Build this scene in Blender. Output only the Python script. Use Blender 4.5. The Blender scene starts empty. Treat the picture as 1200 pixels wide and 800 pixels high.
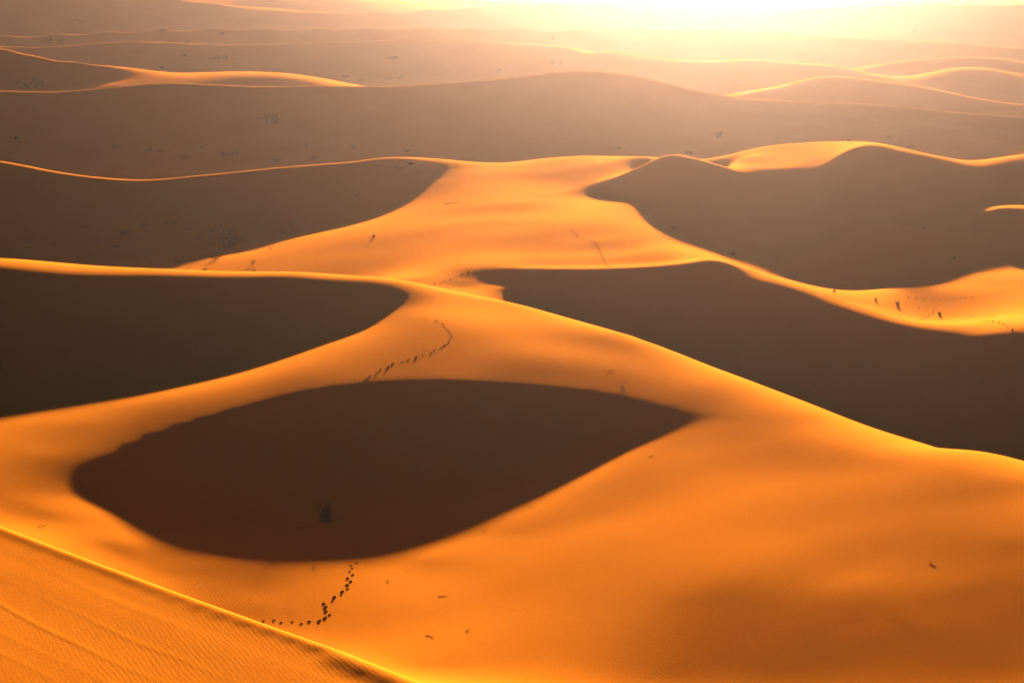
# Desert dunes at low sun, seen from the top of a high dune.
import bpy, bmesh, math, random
import numpy as np
from mathutils import Vector, Matrix

C = bpy.context.scene.collection
scene = bpy.context.scene
random.seed(7); rng = np.random.default_rng(7)
EYE = 60.0                                   # the photographer's eye above the valley floor (m)
SUN_EL = math.radians(7.0); SUN_T = .102    # the sun stands low, a little to the right of ahead
SX, SY = SUN_T/math.hypot(SUN_T, 1), 1/math.hypot(SUN_T, 1)

# The dune field's survey: heights and slopes along crests, brows, hollows and flats,
# (bearing x/y, ln distance, kind, direction, value, softness) per line.
CONSTRAINTS='''
-0.463362,5.63479,0,0,0,7.045494,0
-0.449575,5.631811,0,0,0,7.617478,0
-0.43579,5.628758,0,0,0,8.226898,0
-0.422013,5.625675,0,0,0,8.845494,0
-0.408247,5.622609,0,0,0,9.44547,0
-0.394497,5.619604,0,0,0,9.999488,0
-0.380764,5.616709,0,0,0,10.480631,0
-0.36705,5.61397,0,0,0,10.862339,0
-0.353352,5.611337,0,0,0,11.132325,0
-0.33966,5.608606,0,0,0,11.323603,0
-0.325974,5.605901,0,0,0,11.445264,0
-0.312294,5.603374,0,0,0,11.503638,0
-0.298622,5.601176,0,0,0,11.504828,0
-0.284959,5.599461,0,0,0,11.454682,0
-0.271309,5.598383,0,0,0,11.358642,0
-0.257677,5.59805,0,0,0,11.177327,0
-0.244053,5.598191,0,0,0,10.93706,0
-0.230414,5.598404,0,0,0,10.725348,0
-0.216745,5.598422,0,0,0,10.609117,0
-0.203055,5.598422,0,0,0,10.554599,0
-0.189359,5.598422,0,0,0,10.520336,0
-0.175667,5.598592,0,0,0,10.46386,0
-0.161973,5.599325,0,0,0,10.378624,0
-0.148281,5.598106,0,0,0,10.378091,0
-0.134589,5.593109,0,0,0,10.553509,0
-0.120901,5.587455,0,0,0,10.732446,0
-0.10722,5.583657,0,0,0,10.775233,0
-0.093545,5.580411,0,0,0,10.748945,0
-0.079852,5.576986,0,0,0,10.729231,0
-0.066182,5.573586,0,0,0,10.638567,0
-0.052707,5.569893,0,0,0,10.214764,0
-0.039308,5.568649,0,0,0,9.514389,0
-0.025869,5.570813,0,0,0,8.674958,0
-0.012378,5.57298,0,0,0,7.878243,0
0.001023,5.568773,0,0,0,7.285661,0
0.01435,5.558347,0,0,0,6.921121,0
0.027651,5.542771,0,0,0,6.799074,0
0.040935,5.525405,0,0,0,6.749718,0
0.054189,5.506846,0,0,0,6.734744,0
0.067395,5.488386,0,0,0,6.669593,0
0.080548,5.469963,0,0,0,6.559478,0
0.093607,5.452872,0,0,0,6.3161,0
0.106563,5.437464,0,0,0,5.917129,0
0.119613,5.419878,0,0,0,5.701267,0
0.132746,5.40028,0,0,0,5.650693,0
0.145921,5.380397,0,0,0,5.645026,0
0.159099,5.362046,0,0,0,5.559231,0
0.172238,5.345354,0,0,0,5.355836,0
0.185415,5.329461,0,0,0,5.134555,0
0.198737,5.313754,0,0,0,5.003096,0
0.212242,5.298087,0,0,0,4.990529,0
0.225859,5.282281,0,0,0,5.051834,0
0.239582,5.266213,0,0,0,5.202021,0
0.253554,5.25202,0,0,0,5.914021,0
0.267405,5.237555,0,0,0,6.297892,0
0.281125,5.22289,0,0,0,6.311617,0
0.294829,5.209523,0,0,0,6.27815,0
0.308529,5.196992,0,0,0,6.184842,0
0.322287,5.184789,0,0,0,6.119637,0
0.336147,5.172708,0,0,0,6.13853,0
0.350092,5.161187,0,0,0,6.203027,0
0.364102,5.150081,0,0,0,6.300066,0
0.378156,5.139204,0,0,0,6.420169,0
0.392239,5.12836,0,0,0,6.555017,0
0.406333,5.117344,0,0,0,6.697377,0
0.420423,5.105945,0,0,0,6.841087,0
-0.363231,5.703782,0,0,0,4,0
-0.272626,5.720312,0,0,0,2,0
-0.204612,5.720312,0,0,0,1,0
-0.136424,5.703782,0,0,0,1.8,0
-0.090928,5.686975,0,0,0,3.1,0
-0.059074,5.655992,0,0,0,5.5,0
0.036624,5.583496,0,0,0,0,0
0.064253,5.556828,0,0,0,-1.5,0
0.09215,5.505332,0,0,0,-3,0
0.124733,5.480639,0,0,0,-4.5,0
0.162159,5.438079,0,0,0,-5,0
0.209032,5.402677,0,0,0,-5.5,0
0.246613,5.375278,0,0,0,-5.5,0
0.27941,5.347108,0,0,0,-4.5,0
0.349833,5.298317,0,0,0,-3,0
-0.060404,5.669881,0,0,0,5.489204,0
-0.046729,5.685631,0,0,0,5.55023,0
-0.032845,5.690243,0,0,0,5.793353,0
-0.018893,5.689226,0,0,0,6.103135,0
-0.004934,5.686001,0,0,0,6.253121,0
0.009033,5.681757,0,0,0,6.325249,0
0.023004,5.677367,0,0,0,6.508987,0
0.036977,5.672844,0,0,0,6.752873,0
0.05094,5.668928,0,0,0,7.040826,0
0.064896,5.66584,0,0,0,7.353416,0
0.078824,5.662634,0,0,0,7.769533,0
0.092707,5.658999,0,0,0,8.327177,0
0.106509,5.655992,0,0,0,9.009393,0
0.008238,5.673246,0,0,0,5.375249,0.0001
0.009814,5.690197,0,0,0,6.375249,0.0001
0.022326,5.668818,0,0,0,5.558987,0.0001
0.023671,5.685843,0,0,0,6.558987,0.0001
0.036416,5.664256,0,0,0,5.802873,0.0001
0.037528,5.681358,0,0,0,6.802873,0.0001
0.050498,5.660306,0,0,0,6.090826,0.0001
0.051375,5.677476,0,0,0,7.090826,0.0001
0.064574,5.657192,0,0,0,6.403416,0.0001
0.065213,5.674414,0,0,0,7.403416,0.0001
0.078622,5.653958,0,0,0,6.819533,0.0001
0.079023,5.671235,0,0,0,7.819533,0.0001
0.092625,5.650291,0,0,0,7.377177,0.0001
0.092787,5.667632,0,0,0,8.377177,0.0001
0.011488,5.708516,0,0,0,6.485249,0.001
0.013816,5.734577,0,0,0,6.625249,0.001
0.025099,5.704242,0,0,0,6.668987,0.001
0.027086,5.730413,0,0,0,6.808987,0.001
0.038709,5.699839,0,0,0,6.912873,0.001
0.040351,5.726124,0,0,0,7.052873,0.001
0.052305,5.696027,0,0,0,7.200826,0.001
0.053599,5.722412,0,0,0,7.340826,0.001
0.065891,5.693022,0,0,0,7.513416,0.001
0.066834,5.719485,0,0,0,7.653416,0.001
0.079448,5.689902,0,0,0,7.929533,0.001
0.080039,5.716447,0,0,0,8.069533,0.001
-0.018181,5.655992,0,0,0,5.2,0
-0.008181,5.655992,0,0,0,5.2,0
0,5.652489,0,0,0,4.9,0
0.014588,5.641907,0,0,0,2,0
0.036534,5.631212,0,0,0,0.3,0
0.064012,5.616771,0,0,0,-0.4,0
0.109309,5.648974,0,0,0,8.385502,0
0.122461,5.638214,0,0,0,7.797642,0
0.13585,5.624917,0,0,0,7.624884,0
0.149052,5.612214,0,0,0,7.202454,0
0.16211,5.600244,0,0,0,6.564061,0
0.175287,5.587687,0,0,0,6.076826,0
0.188539,5.574723,0,0,0,5.681841,0
0.201867,5.561596,0,0,0,5.369976,0
0.215278,5.548195,0,0,0,5.154963,0
0.22875,5.534914,0,0,0,4.994951,0
0.242284,5.522034,0,0,0,4.884261,0
0.255878,5.509453,0,0,0,4.822604,0
0.269477,5.497505,0,0,0,4.718494,0
0.283035,5.486518,0,0,0,4.493787,0
0.29657,5.476478,0,0,0,4.168472,0
0.310109,5.467115,0,0,0,3.794384,0
0.32368,5.458153,0,0,0,3.42043,0
0.337282,5.449882,0,0,0,3.030725,0
0.350908,5.442315,0,0,0,2.612675,0
0.364556,5.435126,0,0,0,2.182678,0
0.378225,5.427981,0,0,0,1.758313,0
0.391915,5.420535,0,0,0,1.358339,0
0.116503,5.666427,0,0,0,8.208609,0
0.129731,5.652513,0,0,0,7.759692,0
0.14298,5.639233,0,0,0,7.294817,0
0.156248,5.6269,0,0,0,6.795278,0
0.169535,5.615347,0,0,0,6.267584,0
0.182827,5.604855,0,0,0,5.678732,0
0.196171,5.594539,0,0,0,5.127768,0
0.209572,5.582849,0,0,0,4.638419,0
0.223159,5.573815,0,0,0,4.418836,0
0.237019,5.569236,0,0,0,4.590762,0
0.250773,5.56875,0,0,0,4.833166,0
0.264352,5.572765,0,0,0,5.124755,0
0.277947,5.577248,0,0,0,5.351927,0
0.2916,5.58167,0,0,0,5.46315,0
0.305272,5.586356,0,0,0,5.521189,0
0.318934,5.590987,0,0,0,5.588669,0
0.041788,5.924256,0,0,0,8.413667,0
0.055566,5.926938,0,0,0,10.098617,0
0.068984,5.924154,0,0,0,12.362266,0
0.082571,5.919825,0,0,0,14.484755,0
0.096873,5.913794,0,0,0,14.041021,0
0.111066,5.918304,0,0,0,12.391232,0
0.125598,5.932245,0,0,0,10.97748,0
0.134576,5.934894,0,0,0,10.762287,0
0.148326,5.939903,0,0,0,11.083055,0
0.161849,5.938699,0,0,0,12.188199,0
0.174279,5.932621,0,0,0,14.596536,0
0.187545,5.932834,0,0,0,15.811426,0
0.201393,5.942077,0,0,0,14.864568,0
0.215112,5.949348,0,0,0,13.534198,0
0.228854,5.954531,0,0,0,12.308485,0
0.242704,5.958018,0,0,0,11.463027,0
0.256383,5.958436,0,0,0,11.963543,0
0.270044,5.958443,0,0,0,12.601516,0
0.283793,5.958865,0,0,0,12.983811,0
0.297613,5.959679,0,0,0,13.138922,0
0.311453,5.960824,0,0,0,13.133434,0
0.325295,5.962367,0,0,0,12.951925,0
0.33917,5.964383,0,0,0,12.54092,0
0.35307,5.966672,0,0,0,11.993904,0
0.366982,5.969032,0,0,0,11.40749,0
0.380892,5.971262,0,0,0,10.879585,0
0.11961,5.976351,0,0,0,11.16029,0
0.131724,6.010973,0,0,0,11.909035,0
0.145347,6.021196,0,0,0,12.303363,0
0.159078,6.008773,0,0,0,13.208262,0
0.172866,5.978392,0,0,0,14.353565,0
0.186631,5.958064,0,0,0,15.331335,0
0.200375,5.961847,0,0,0,14.514451,0
0.213994,5.969333,0,0,0,13.058709,0
0.227642,5.974712,0,0,0,11.687136,0
0.24143,5.978264,0,0,0,10.88678,0
0.25504,5.978929,0,0,0,11.412698,0
0.26863,5.978886,0,0,0,12.100738,0
0.254495,5.857362,0,0,0,7.75,0.0001
0.270219,5.855072,0,0,0,8.12,0.0001
0.29719,5.855072,0,0,0,8.4,0.0001
0.247812,5.857647,0,0,0,7.25,0.0001
0.254581,5.847883,0,0,0,7.7,0.0001
0.248159,5.840642,0,0,0,5.9,0.0001
0.270348,5.840642,0,0,0,8.1,0.0001
0.297327,5.840642,0,0,0,8.4,0.0001
0.256635,5.877736,0,0,0,7.4,0.0001
0.270126,5.877736,0,0,0,7.5,0.0001
0.297103,5.877736,0,0,0,7.7,0.0001
0.234643,5.843544,0,0,0,5.6,0.0001
0.221233,5.83773,0,0,0,5,0.0001
0.053141,5.876012,0,0,0,7.800611,0
0.079329,5.765496,0,0,0,7.912671,0
0.112792,5.744047,0,0,0,5.053184,0
0.14182,5.734104,0,0,0,2.275294,0
0.17836,5.695063,0,0,0,2.062044,0
0.21503,5.654225,0,0,0,4.490367,0
0.244896,5.715605,0,0,0,3.66847,0
0.2716,5.771233,0,0,0,3.328377,0
0.306354,5.762814,0,0,0,4.114523,0
0.121826,5.945764,0,0,0,11.334497,0.001
0.121826,5.961794,0,0,0,11.354544,0.001
0.121826,5.974959,0,0,0,11.329999,0.001
0.127201,5.952852,0,0,0,11.205976,0.001
0.127201,5.972533,0,0,0,11.423475,0.001
0.127201,5.988643,0,0,0,11.563473,0.001
0.132576,5.958173,0,0,0,11.20686,0.001
0.132576,5.981428,0,0,0,11.554357,0.001
0.132576,6.000402,0,0,0,11.802688,0.001
0.13795,5.960657,0,0,0,11.278485,0.001
0.13795,5.9846,0,0,0,11.661963,0.001
0.13795,6.004124,0,0,0,11.940278,0.001
0.143325,5.963271,0,0,0,11.412929,0.001
0.143325,5.987839,0,0,0,11.805466,0.001
0.143325,6.007862,0,0,0,12.09133,0.001
0.1487,5.964012,0,0,0,11.599829,0.001
0.1487,5.987585,0,0,0,12.032051,0.001
0.1487,6.006814,0,0,0,12.350985,0.001
0.154074,5.962148,0,0,0,12.013561,0.001
0.154074,5.984399,0,0,0,12.420268,0.001
0.154074,6.002571,0,0,0,12.717941,0.001
0.159449,5.960134,0,0,0,12.429204,0.001
0.159449,5.980915,0,0,0,12.81231,0.001
0.159449,5.997908,0,0,0,13.090314,0.001
0.164824,5.955308,0,0,0,13.103906,0.001
0.164824,5.973049,0,0,0,13.38918,0.001
0.164824,5.987597,0,0,0,13.585658,0.001
0.170199,5.949798,0,0,0,13.966768,0.001
0.170199,5.964749,0,0,0,14.07357,0.001
0.170199,5.97704,0,0,0,14.121322,0.001
0.175573,5.945361,0,0,0,14.7273,0.001
0.175573,5.957921,0,0,0,14.685538,0.001
0.175573,5.968269,0,0,0,14.609485,0.001
0.055194,5.918947,0,0,0,9.138617,0.0001
0.055933,5.934865,0,0,0,9.918617,0.0001
0.068718,5.916141,0,0,0,11.402266,0.0001
0.069245,5.932103,0,0,0,12.182266,0.0001
0.082414,5.911777,0,0,0,13.524755,0.0001
0.082726,5.927808,0,0,0,14.304755,0.0001
0.096832,5.905698,0,0,0,13.081021,0.0001
0.096914,5.921826,0,0,0,13.861021,0.0001
0.11114,5.910244,0,0,0,11.431232,0.0001
0.110994,5.9263,0,0,0,12.211232,0.0001
0.081817,5.881702,0,0,0,10.084755,0
0.096673,5.875436,0,0,0,9.641021,0
0.111419,5.880122,0,0,0,7.991232,0
0.126503,5.894602,0,0,0,6.57748,0
0.136008,5.891872,0,0,0,5.262287,0
0.150352,5.8971,0,0,0,5.583055,0
0.164469,5.895844,0,0,0,6.688199,0
0.177464,5.889499,0,0,0,9.096536,0
0.191314,5.889721,0,0,0,10.311426,0
0.20573,5.899369,0,0,0,9.364568,0
0.138624,5.817756,0,0,0,2.105336,0
0.154051,5.823385,0,0,0,2.426103,0
0.169255,5.822032,0,0,0,3.531248,0
0.183284,5.8152,0,0,0,5.939584,0
0.198201,5.815439,0,0,0,7.154474,0
0.213646,5.825827,0,0,0,6.207617,0
0.096324,5.81202,0,0,0,6.620776,0
0.112033,5.817012,0,0,0,4.970988,0
0.128075,5.832427,0,0,0,3.557236,0
0.103375,5.978886,0,0,0,5,0.001
0.125571,6.073045,0,0,0,4,0.001
0.14335,6.095825,0,0,0,5,0.001
0.161308,6.086775,0,0,0,5,0.001
0.179481,6.054439,0,0,0,4,0.001
0.224411,6.045005,0,0,0,4,0.001
0.269321,6.059123,0,0,0,3,0.001
-0.404724,6.045005,0,0,0,0.2,0.001
-0.33727,6.045005,0,0,0,0.2,0.001
-0.269816,6.045005,0,0,0,0.2,0.001
-0.232042,6.045005,0,0,0,0.2,0.001
-0.193818,6.045005,0,0,0,0.2,0.001
-0.163688,6.045005,0,0,0,0.2,0.001
-0.134908,6.045005,0,0,0,0.2,0.001
-0.103429,6.045005,0,0,0,0.2,0.001
-0.404734,6.086775,0,0,0,-2.4,0.001
-0.337278,6.086775,0,0,0,-2.4,0.001
-0.269822,6.086775,0,0,0,-2.4,0.001
-0.232047,6.086775,0,0,0,-2.4,0.001
-0.193822,6.086775,0,0,0,-2.4,0.001
-0.163692,6.086775,0,0,0,-2.4,0.001
-0.134911,6.086775,0,0,0,-2.4,0.001
-0.103432,6.086775,0,0,0,-2.4,0.001
-0.040897,5.655992,0,0,0,5.5,0.001
-0.031823,5.652489,0,0,0,5.1,0.001
-0.054541,5.645447,0,0,0,5.8,0.001
-0.044122,5.616771,0,0,0,6.3,0.001
-0.447891,6.003887,0,0,0,10.16067,0
-0.44067,6.003082,0,0,0,10.26875,0
-0.433444,6.00226,0,0,0,10.393967,0
-0.426216,6.001423,0,0,0,10.532149,0
-0.418986,6.000577,0,0,0,10.679138,0
-0.411756,5.999726,0,0,0,10.830794,0
-0.404526,5.998872,0,0,0,10.982993,0
-0.397298,5.998022,0,0,0,11.131627,0
-0.390073,5.997178,0,0,0,11.272605,0
-0.382851,5.996345,0,0,0,11.401853,0
-0.375634,5.995528,0,0,0,11.515311,0
-0.368423,5.99473,0,0,0,11.608932,0
-0.361217,5.993955,0,0,0,11.678682,0
-0.354018,5.993208,0,0,0,11.720534,0
-0.346827,5.992494,0,0,0,11.730468,0
-0.339644,5.991815,0,0,0,11.704466,0
-0.332467,5.991157,0,0,0,11.643954,0
-0.325284,5.990398,0,0,0,11.58158,0
-0.318096,5.989563,0,0,0,11.515119,0
-0.310909,5.988712,0,0,0,11.434425,0
-0.303726,5.987901,0,0,0,11.329345,0
-0.296554,5.987189,0,0,0,11.189711,0
-0.289397,5.986635,0,0,0,11.00531,0
-0.282258,5.986297,0,0,0,10.765857,0
-0.275144,5.986233,0,0,0,10.460954,0
-0.268057,5.986501,0,0,0,10.079546,0
-0.261014,5.987133,0,0,0,9.58042,0
-0.254003,5.988042,0,0,0,8.986123,0
-0.246998,5.989113,0,0,0,8.358677,0
-0.239973,5.990231,0,0,0,7.760684,0
-0.232906,5.991282,0,0,0,7.255375,0
-0.225784,5.992285,0,0,0,6.852552,0
-0.218626,5.993387,0,0,0,6.486843,0
-0.211441,5.994482,0,0,0,6.179346,0
-0.20424,5.99546,0,0,0,5.954065,0
-0.19703,5.996206,0,0,0,5.835115,0
-0.189819,5.99659,0,0,0,5.851941,0
-0.182597,5.996542,0,0,0,6.0226,0
-0.175368,5.996333,0,0,0,6.28446,0
-0.168142,5.996268,0,0,0,6.566572,0
-0.160924,5.996629,0,0,0,6.805551,0
-0.153713,5.997345,0,0,0,7.039944,0
-0.146507,5.998316,0,0,0,7.283472,0
-0.139305,5.999503,0,0,0,7.526868,0
-0.132105,6.000862,0,0,0,7.760797,0
-0.124906,6.002353,0,0,0,7.975831,0
-0.117705,6.003936,0,0,0,8.162432,0
-0.110503,6.005742,0,0,0,8.318315,0
-0.1033,6.007751,0,0,0,8.453957,0
-0.096098,6.009723,0,0,0,8.579334,0
-0.088896,6.011422,0,0,0,8.704452,0
-0.081693,6.012811,0,0,0,8.857886,0
-0.074489,6.014008,0,0,0,9.020226,0
-0.067286,6.015078,0,0,0,9.143334,0
-0.060084,6.016087,0,0,0,9.178975,0
-0.052882,6.016954,0,0,0,9.098211,0
-0.04568,6.017747,0,0,0,8.945946,0
-0.038476,6.018852,0,0,0,8.779671,0
-0.031268,6.020575,0,0,0,8.537067,0
-0.024057,6.022717,0,0,0,8.235974,0
-0.016847,6.024957,0,0,0,7.96112,0
-0.009646,6.026978,0,0,0,7.798076,0
-0.00246,6.028477,0,0,0,7.832587,0
0.004704,6.029753,0,0,0,8.082366,0
0.011859,6.030617,0,0,0,8.426688,0
0.019027,6.030524,0,0,0,8.742274,0
0.026206,6.029566,0,0,0,9.048431,0
0.033393,6.027632,0,0,0,9.314731,0
0.040595,6.024892,0,0,0,9.502516,0
0.047804,6.021006,0,0,0,9.668835,0
0.055011,6.015405,0,0,0,9.888428,0
0.062215,6.007543,0,0,0,10.183377,0
0.06942,5.998937,0,0,0,10.497301,0
-0.335853,5.987707,0,0,0,11.318507,0
-0.328601,5.987071,0,0,0,11.17534,0
-0.321333,5.986294,0,0,0,11.068912,0
-0.314057,5.985443,0,0,0,10.981634,0
-0.306779,5.984587,0,0,0,10.895907,0
-0.299506,5.983792,0,0,0,10.794139,0
-0.292245,5.983127,0,0,0,10.65873,0
-0.285002,5.98266,0,0,0,10.472045,0
-0.277783,5.982459,0,0,0,10.216363,0
-0.270594,5.982591,0,0,0,9.873798,0
-0.263446,5.983111,0,0,0,9.413493,0
-0.25634,5.983955,0,0,0,8.832858,0
-0.249249,5.985003,0,0,0,8.19778,0
-0.242145,5.986137,0,0,0,7.576621,0
-0.235002,5.987237,0,0,0,7.038429,0
-0.227798,5.988242,0,0,0,6.631067,0
-0.22055,5.989345,0,0,0,6.286635,0
-0.21327,5.990472,0,0,0,6.004238,0
-0.20597,5.991505,0,0,0,5.798135,0
-0.198661,5.992327,0,0,0,5.682652,0
-0.191355,5.992813,0,0,0,5.674502,0
-0.184041,5.992836,0,0,0,5.80396,0
-0.176722,5.992631,0,0,0,6.028068,0
-0.169403,5.992517,0,0,0,6.284964,0
-0.162091,5.992806,0,0,0,6.514969,0
-0.154789,5.993525,0,0,0,6.741561,0
-0.147492,5.994541,0,0,0,6.985262,0
-0.1402,5.99578,0,0,0,7.233931,0
-0.13291,5.997168,0,0,0,7.475313,0
-0.12562,5.998633,0,0,0,7.697,0
-0.118328,6.000102,0,0,0,7.886414,0
-0.111034,6.001683,0,0,0,8.051289,0
-0.103738,6.003424,0,0,0,8.202114,0
-0.096442,6.005085,0,0,0,8.323141,0
-0.089145,6.006433,0,0,0,8.398161,0
-0.081845,6.007369,0,0,0,8.410824,0
-0.074542,6.008089,0,0,0,8.384561,0
-0.067239,6.008813,0,0,0,8.359248,0
-0.441219,6.016094,0,0,0,8.86067,0.001
-0.426938,6.014487,0,0,0,9.093967,0.001
-0.412645,6.012825,0,0,0,9.379138,0.001
-0.39835,6.01114,0,0,0,9.682993,0.001
-0.384063,6.009467,0,0,0,9.972605,0.001
-0.369791,6.007837,0,0,0,10.215311,0.001
-0.355542,6.006283,0,0,0,10.378682,0.001
-0.34132,6.00484,0,0,0,10.430468,0.001
-0.327129,6.00352,0,0,0,10.343954,0.001
-0.312927,6.001945,0,0,0,10.215119,0.001
-0.298725,6.000304,0,0,0,10.029345,0.001
-0.284566,5.999053,0,0,0,9.70531,0.001
-0.270487,5.998656,0,0,0,9.160954,0.001
-0.256536,5.999546,0,0,0,8.28042,0.001
-0.242701,6.001501,0,0,0,7.058677,0.001
-0.228792,6.003643,0,0,0,5.955375,0.001
-0.214695,6.005722,0,0,0,5.186843,0.001
-0.200493,6.00777,0,0,0,4.654065,0.001
-0.186253,6.008886,0,0,0,4.551941,0.001
-0.171978,6.008632,0,0,0,4.98446,0.001
-0.157711,6.008925,0,0,0,5.505551,0.001
-0.143475,6.010591,0,0,0,5.983472,0.001
-0.129256,6.013106,0,0,0,6.460797,0.001
-0.115039,6.016142,0,0,0,6.862432,0.001
-0.100819,6.019911,0,0,0,7.153957,0.001
-0.086597,6.023538,0,0,0,7.404452,0.001
-0.309642,5.745447,0,0,0,-4.375695,0
-0.284078,5.765467,0,0,0,-4.190147,0
-0.260566,5.780991,0,0,0,-3.762287,0
-0.239486,5.789538,0,0,0,-3.056377,0
-0.219231,5.79694,0,0,0,-2.27841,0
-0.199657,5.804676,0,0,0,-1.578328,0
-0.180292,5.813429,0,0,0,-0.858487,0
-0.159425,5.829071,0,0,0,0.058149,0
-0.140464,5.839174,0,0,0,0.634277,0
-0.119477,5.859146,0,0,0,1.535011,0
-0.09923,5.877196,0,0,0,2.226098,0
-0.35171,5.952132,0,0,0,5.818507,0
-0.344206,5.951472,0,0,0,5.67534,0
-0.336687,5.950667,0,0,0,5.568912,0
-0.32916,5.949785,0,0,0,5.481634,0
-0.321631,5.948898,0,0,0,5.395907,0
-0.314106,5.948074,0,0,0,5.294139,0
-0.306591,5.947385,0,0,0,5.15873,0
-0.299091,5.946901,0,0,0,4.972045,0
-0.291612,5.946692,0,0,0,4.716363,0
-0.28416,5.94683,0,0,0,4.373798,0
-0.276744,5.947368,0,0,0,3.913493,0
-0.269369,5.948243,0,0,0,3.332858,0
-0.262006,5.949329,0,0,0,2.69778,0
-0.254629,5.950504,0,0,0,2.076621,0
-0.247213,5.951644,0,0,0,1.538429,0
-0.239736,5.952686,0,0,0,1.131067,0
-0.232212,5.953828,0,0,0,0.786635,0
-0.224655,5.954996,0,0,0,0.504238,0
-0.217079,5.956066,0,0,0,0.298135,0
-0.209498,5.956918,0,0,0,0.182652,0
-0.201923,5.957422,0,0,0,0.174502,0
-0.194346,5.957445,0,0,0,0.30396,0
-0.186764,5.957233,0,0,0,0.528068,0
-0.179183,5.957115,0,0,0,0.784964,0
-0.171605,5.957414,0,0,0,1.014969,0
-0.164033,5.958159,0,0,0,1.241561,0
-0.156464,5.959212,0,0,0,1.485262,0
-0.148898,5.960495,0,0,0,1.733931,0
-0.141335,5.961933,0,0,0,1.975313,0
-0.133771,5.963451,0,0,0,2.197,0
-0.455172,5.620401,0,0,0,5.246149,0
-0.441436,5.617099,0,0,0,6.075381,0
-0.42771,5.613698,0,0,0,6.959078,0
-0.413998,5.610269,0,0,0,7.848816,0
-0.400303,5.606881,0,0,0,8.697152,0
-0.386625,5.603607,0,0,0,9.4576,0
-0.372965,5.600519,0,0,0,10.084508,0
-0.359317,5.597677,0,0,0,10.53465,0
-0.345672,5.594925,0,0,0,10.817718,0
-0.332025,5.592251,0,0,0,10.969524,0
-0.318379,5.589737,0,0,0,11.018793,0
-0.304734,5.587462,0,0,0,10.993784,0
-0.291094,5.585509,0,0,0,10.922336,0
-0.277465,5.583959,0,0,0,10.831939,0
-0.263852,5.582911,0,0,0,10.725007,0
-0.250252,5.582336,0,0,0,10.552507,0
-0.236647,5.581945,0,0,0,10.372566,0
-0.223021,5.581469,0,0,0,10.250412,0
-0.209374,5.581151,0,0,0,10.1811,0
-0.195717,5.580762,0,0,0,10.143408,0
-0.18206,5.579858,0,0,0,10.12787,0
-0.16839,5.57855,0,0,0,10.153007,0
-0.154702,5.577092,0,0,0,10.227218,0
-0.141027,5.574881,0,0,0,10.305353,0
-0.127392,5.571303,0,0,0,10.342717,0
-0.113769,5.566068,0,0,0,10.329277,0
-0.100052,5.559914,0,0,0,10.336852,0
-0.086955,5.549103,0,0,0,9.965216,0
-0.075618,5.529429,0,0,0,9.07134,0
-0.48275,5.224436,0,0,0,0.959544,0
-0.418185,5.268537,0,0,0,1.946645,0
-0.359579,5.312028,0,0,0,2.785519,0
-0.3111,5.341669,0,0,0,3.264708,0
-0.268104,5.363121,0,0,0,3.739836,0
-0.227963,5.379436,0,0,0,4.254972,0
-0.188466,5.396564,0,0,0,4.98945,0
-0.147675,5.420112,0,0,0,5.947849,0
-0.104509,5.460269,0,0,0,7.268909,0
-0.480361,5.576184,0,0,0,0.646149,0
-0.466089,5.572732,0,0,0,1.475381,0
-0.451826,5.569177,0,0,0,2.359078,0
-0.437574,5.565591,0,0,0,3.248816,0
-0.423335,5.562048,0,0,0,4.097152,0
-0.409107,5.558624,0,0,0,4.8576,0
-0.394889,5.555393,0,0,0,5.484508,0
-0.380674,5.552421,0,0,0,5.93465,0
-0.366457,5.549541,0,0,0,6.217718,0
-0.352234,5.546743,0,0,0,6.369524,0
-0.338003,5.544111,0,0,0,6.418793,0
-0.323767,5.54173,0,0,0,6.393784,0
-0.309526,5.539685,0,0,0,6.322336,0
-0.295287,5.538063,0,0,0,6.231939,0
-0.281053,5.536965,0,0,0,6.125007,0
-0.266824,5.536363,0,0,0,5.952507,0
-0.252585,5.535953,0,0,0,5.772566,0
-0.238326,5.535456,0,0,0,5.650412,0
-0.224041,5.535122,0,0,0,5.5811,0
-0.209747,5.534715,0,0,0,5.543408,0
-0.195458,5.533769,0,0,0,5.52787,0
-0.181161,5.532399,0,0,0,5.553007,0
-0.166845,5.530872,0,0,0,5.627218,0
-0.15255,5.528556,0,0,0,5.705353,0
-0.138309,5.524808,0,0,0,5.742717,0
-0.124094,5.519323,0,0,0,5.729277,0
-0.211452,5.126936,0,0,0,0.909843,3
-0.176497,5.105945,0,0,0,0.829839,3
-0.141428,5.084505,0,0,0,0.801122,3
-0.094827,5.049856,0,0,0,-1.555306,60
-0.066931,5.024579,0,0,0,-1.73246,60
-0.038249,5.006981,0,0,0,-1.743644,60
-0.008322,5.004792,0,0,0,-1.595384,60
0.021784,5.003444,0,0,0,-1.321486,60
0.051688,4.996387,0,0,0,-0.89028,60
0.081593,4.987643,0,0,0,-0.360205,60
0.111497,4.97853,0,0,0,0.187368,60
0.141401,4.96851,0,0,0,0.783729,60
0.171306,4.959337,0,0,0,1.324433,60
0.20121,4.951561,0,0,0,1.778893,60
0.231115,4.945463,0,0,0,2.132881,60
0.261019,4.942575,0,0,0,2.299764,60
0.290924,4.941449,0,0,0,2.364702,60
0.320828,4.941083,0,0,0,2.385758,60
0.350732,4.941384,0,0,0,2.368404,60
0.380637,4.941642,0,0,0,2.353532,60
-0.371083,4.927254,0,0,0,20.22689,0
-0.365179,4.924395,0,0,0,20.004943,0
-0.359269,4.921529,0,0,0,19.784296,0
-0.353354,4.918655,0,0,0,19.565021,0
-0.347433,4.915773,0,0,0,19.34719,0
-0.341507,4.912883,0,0,0,19.130875,0
-0.335574,4.909984,0,0,0,18.916146,0
-0.329635,4.907077,0,0,0,18.703075,0
-0.32369,4.904161,0,0,0,18.491731,0
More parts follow.
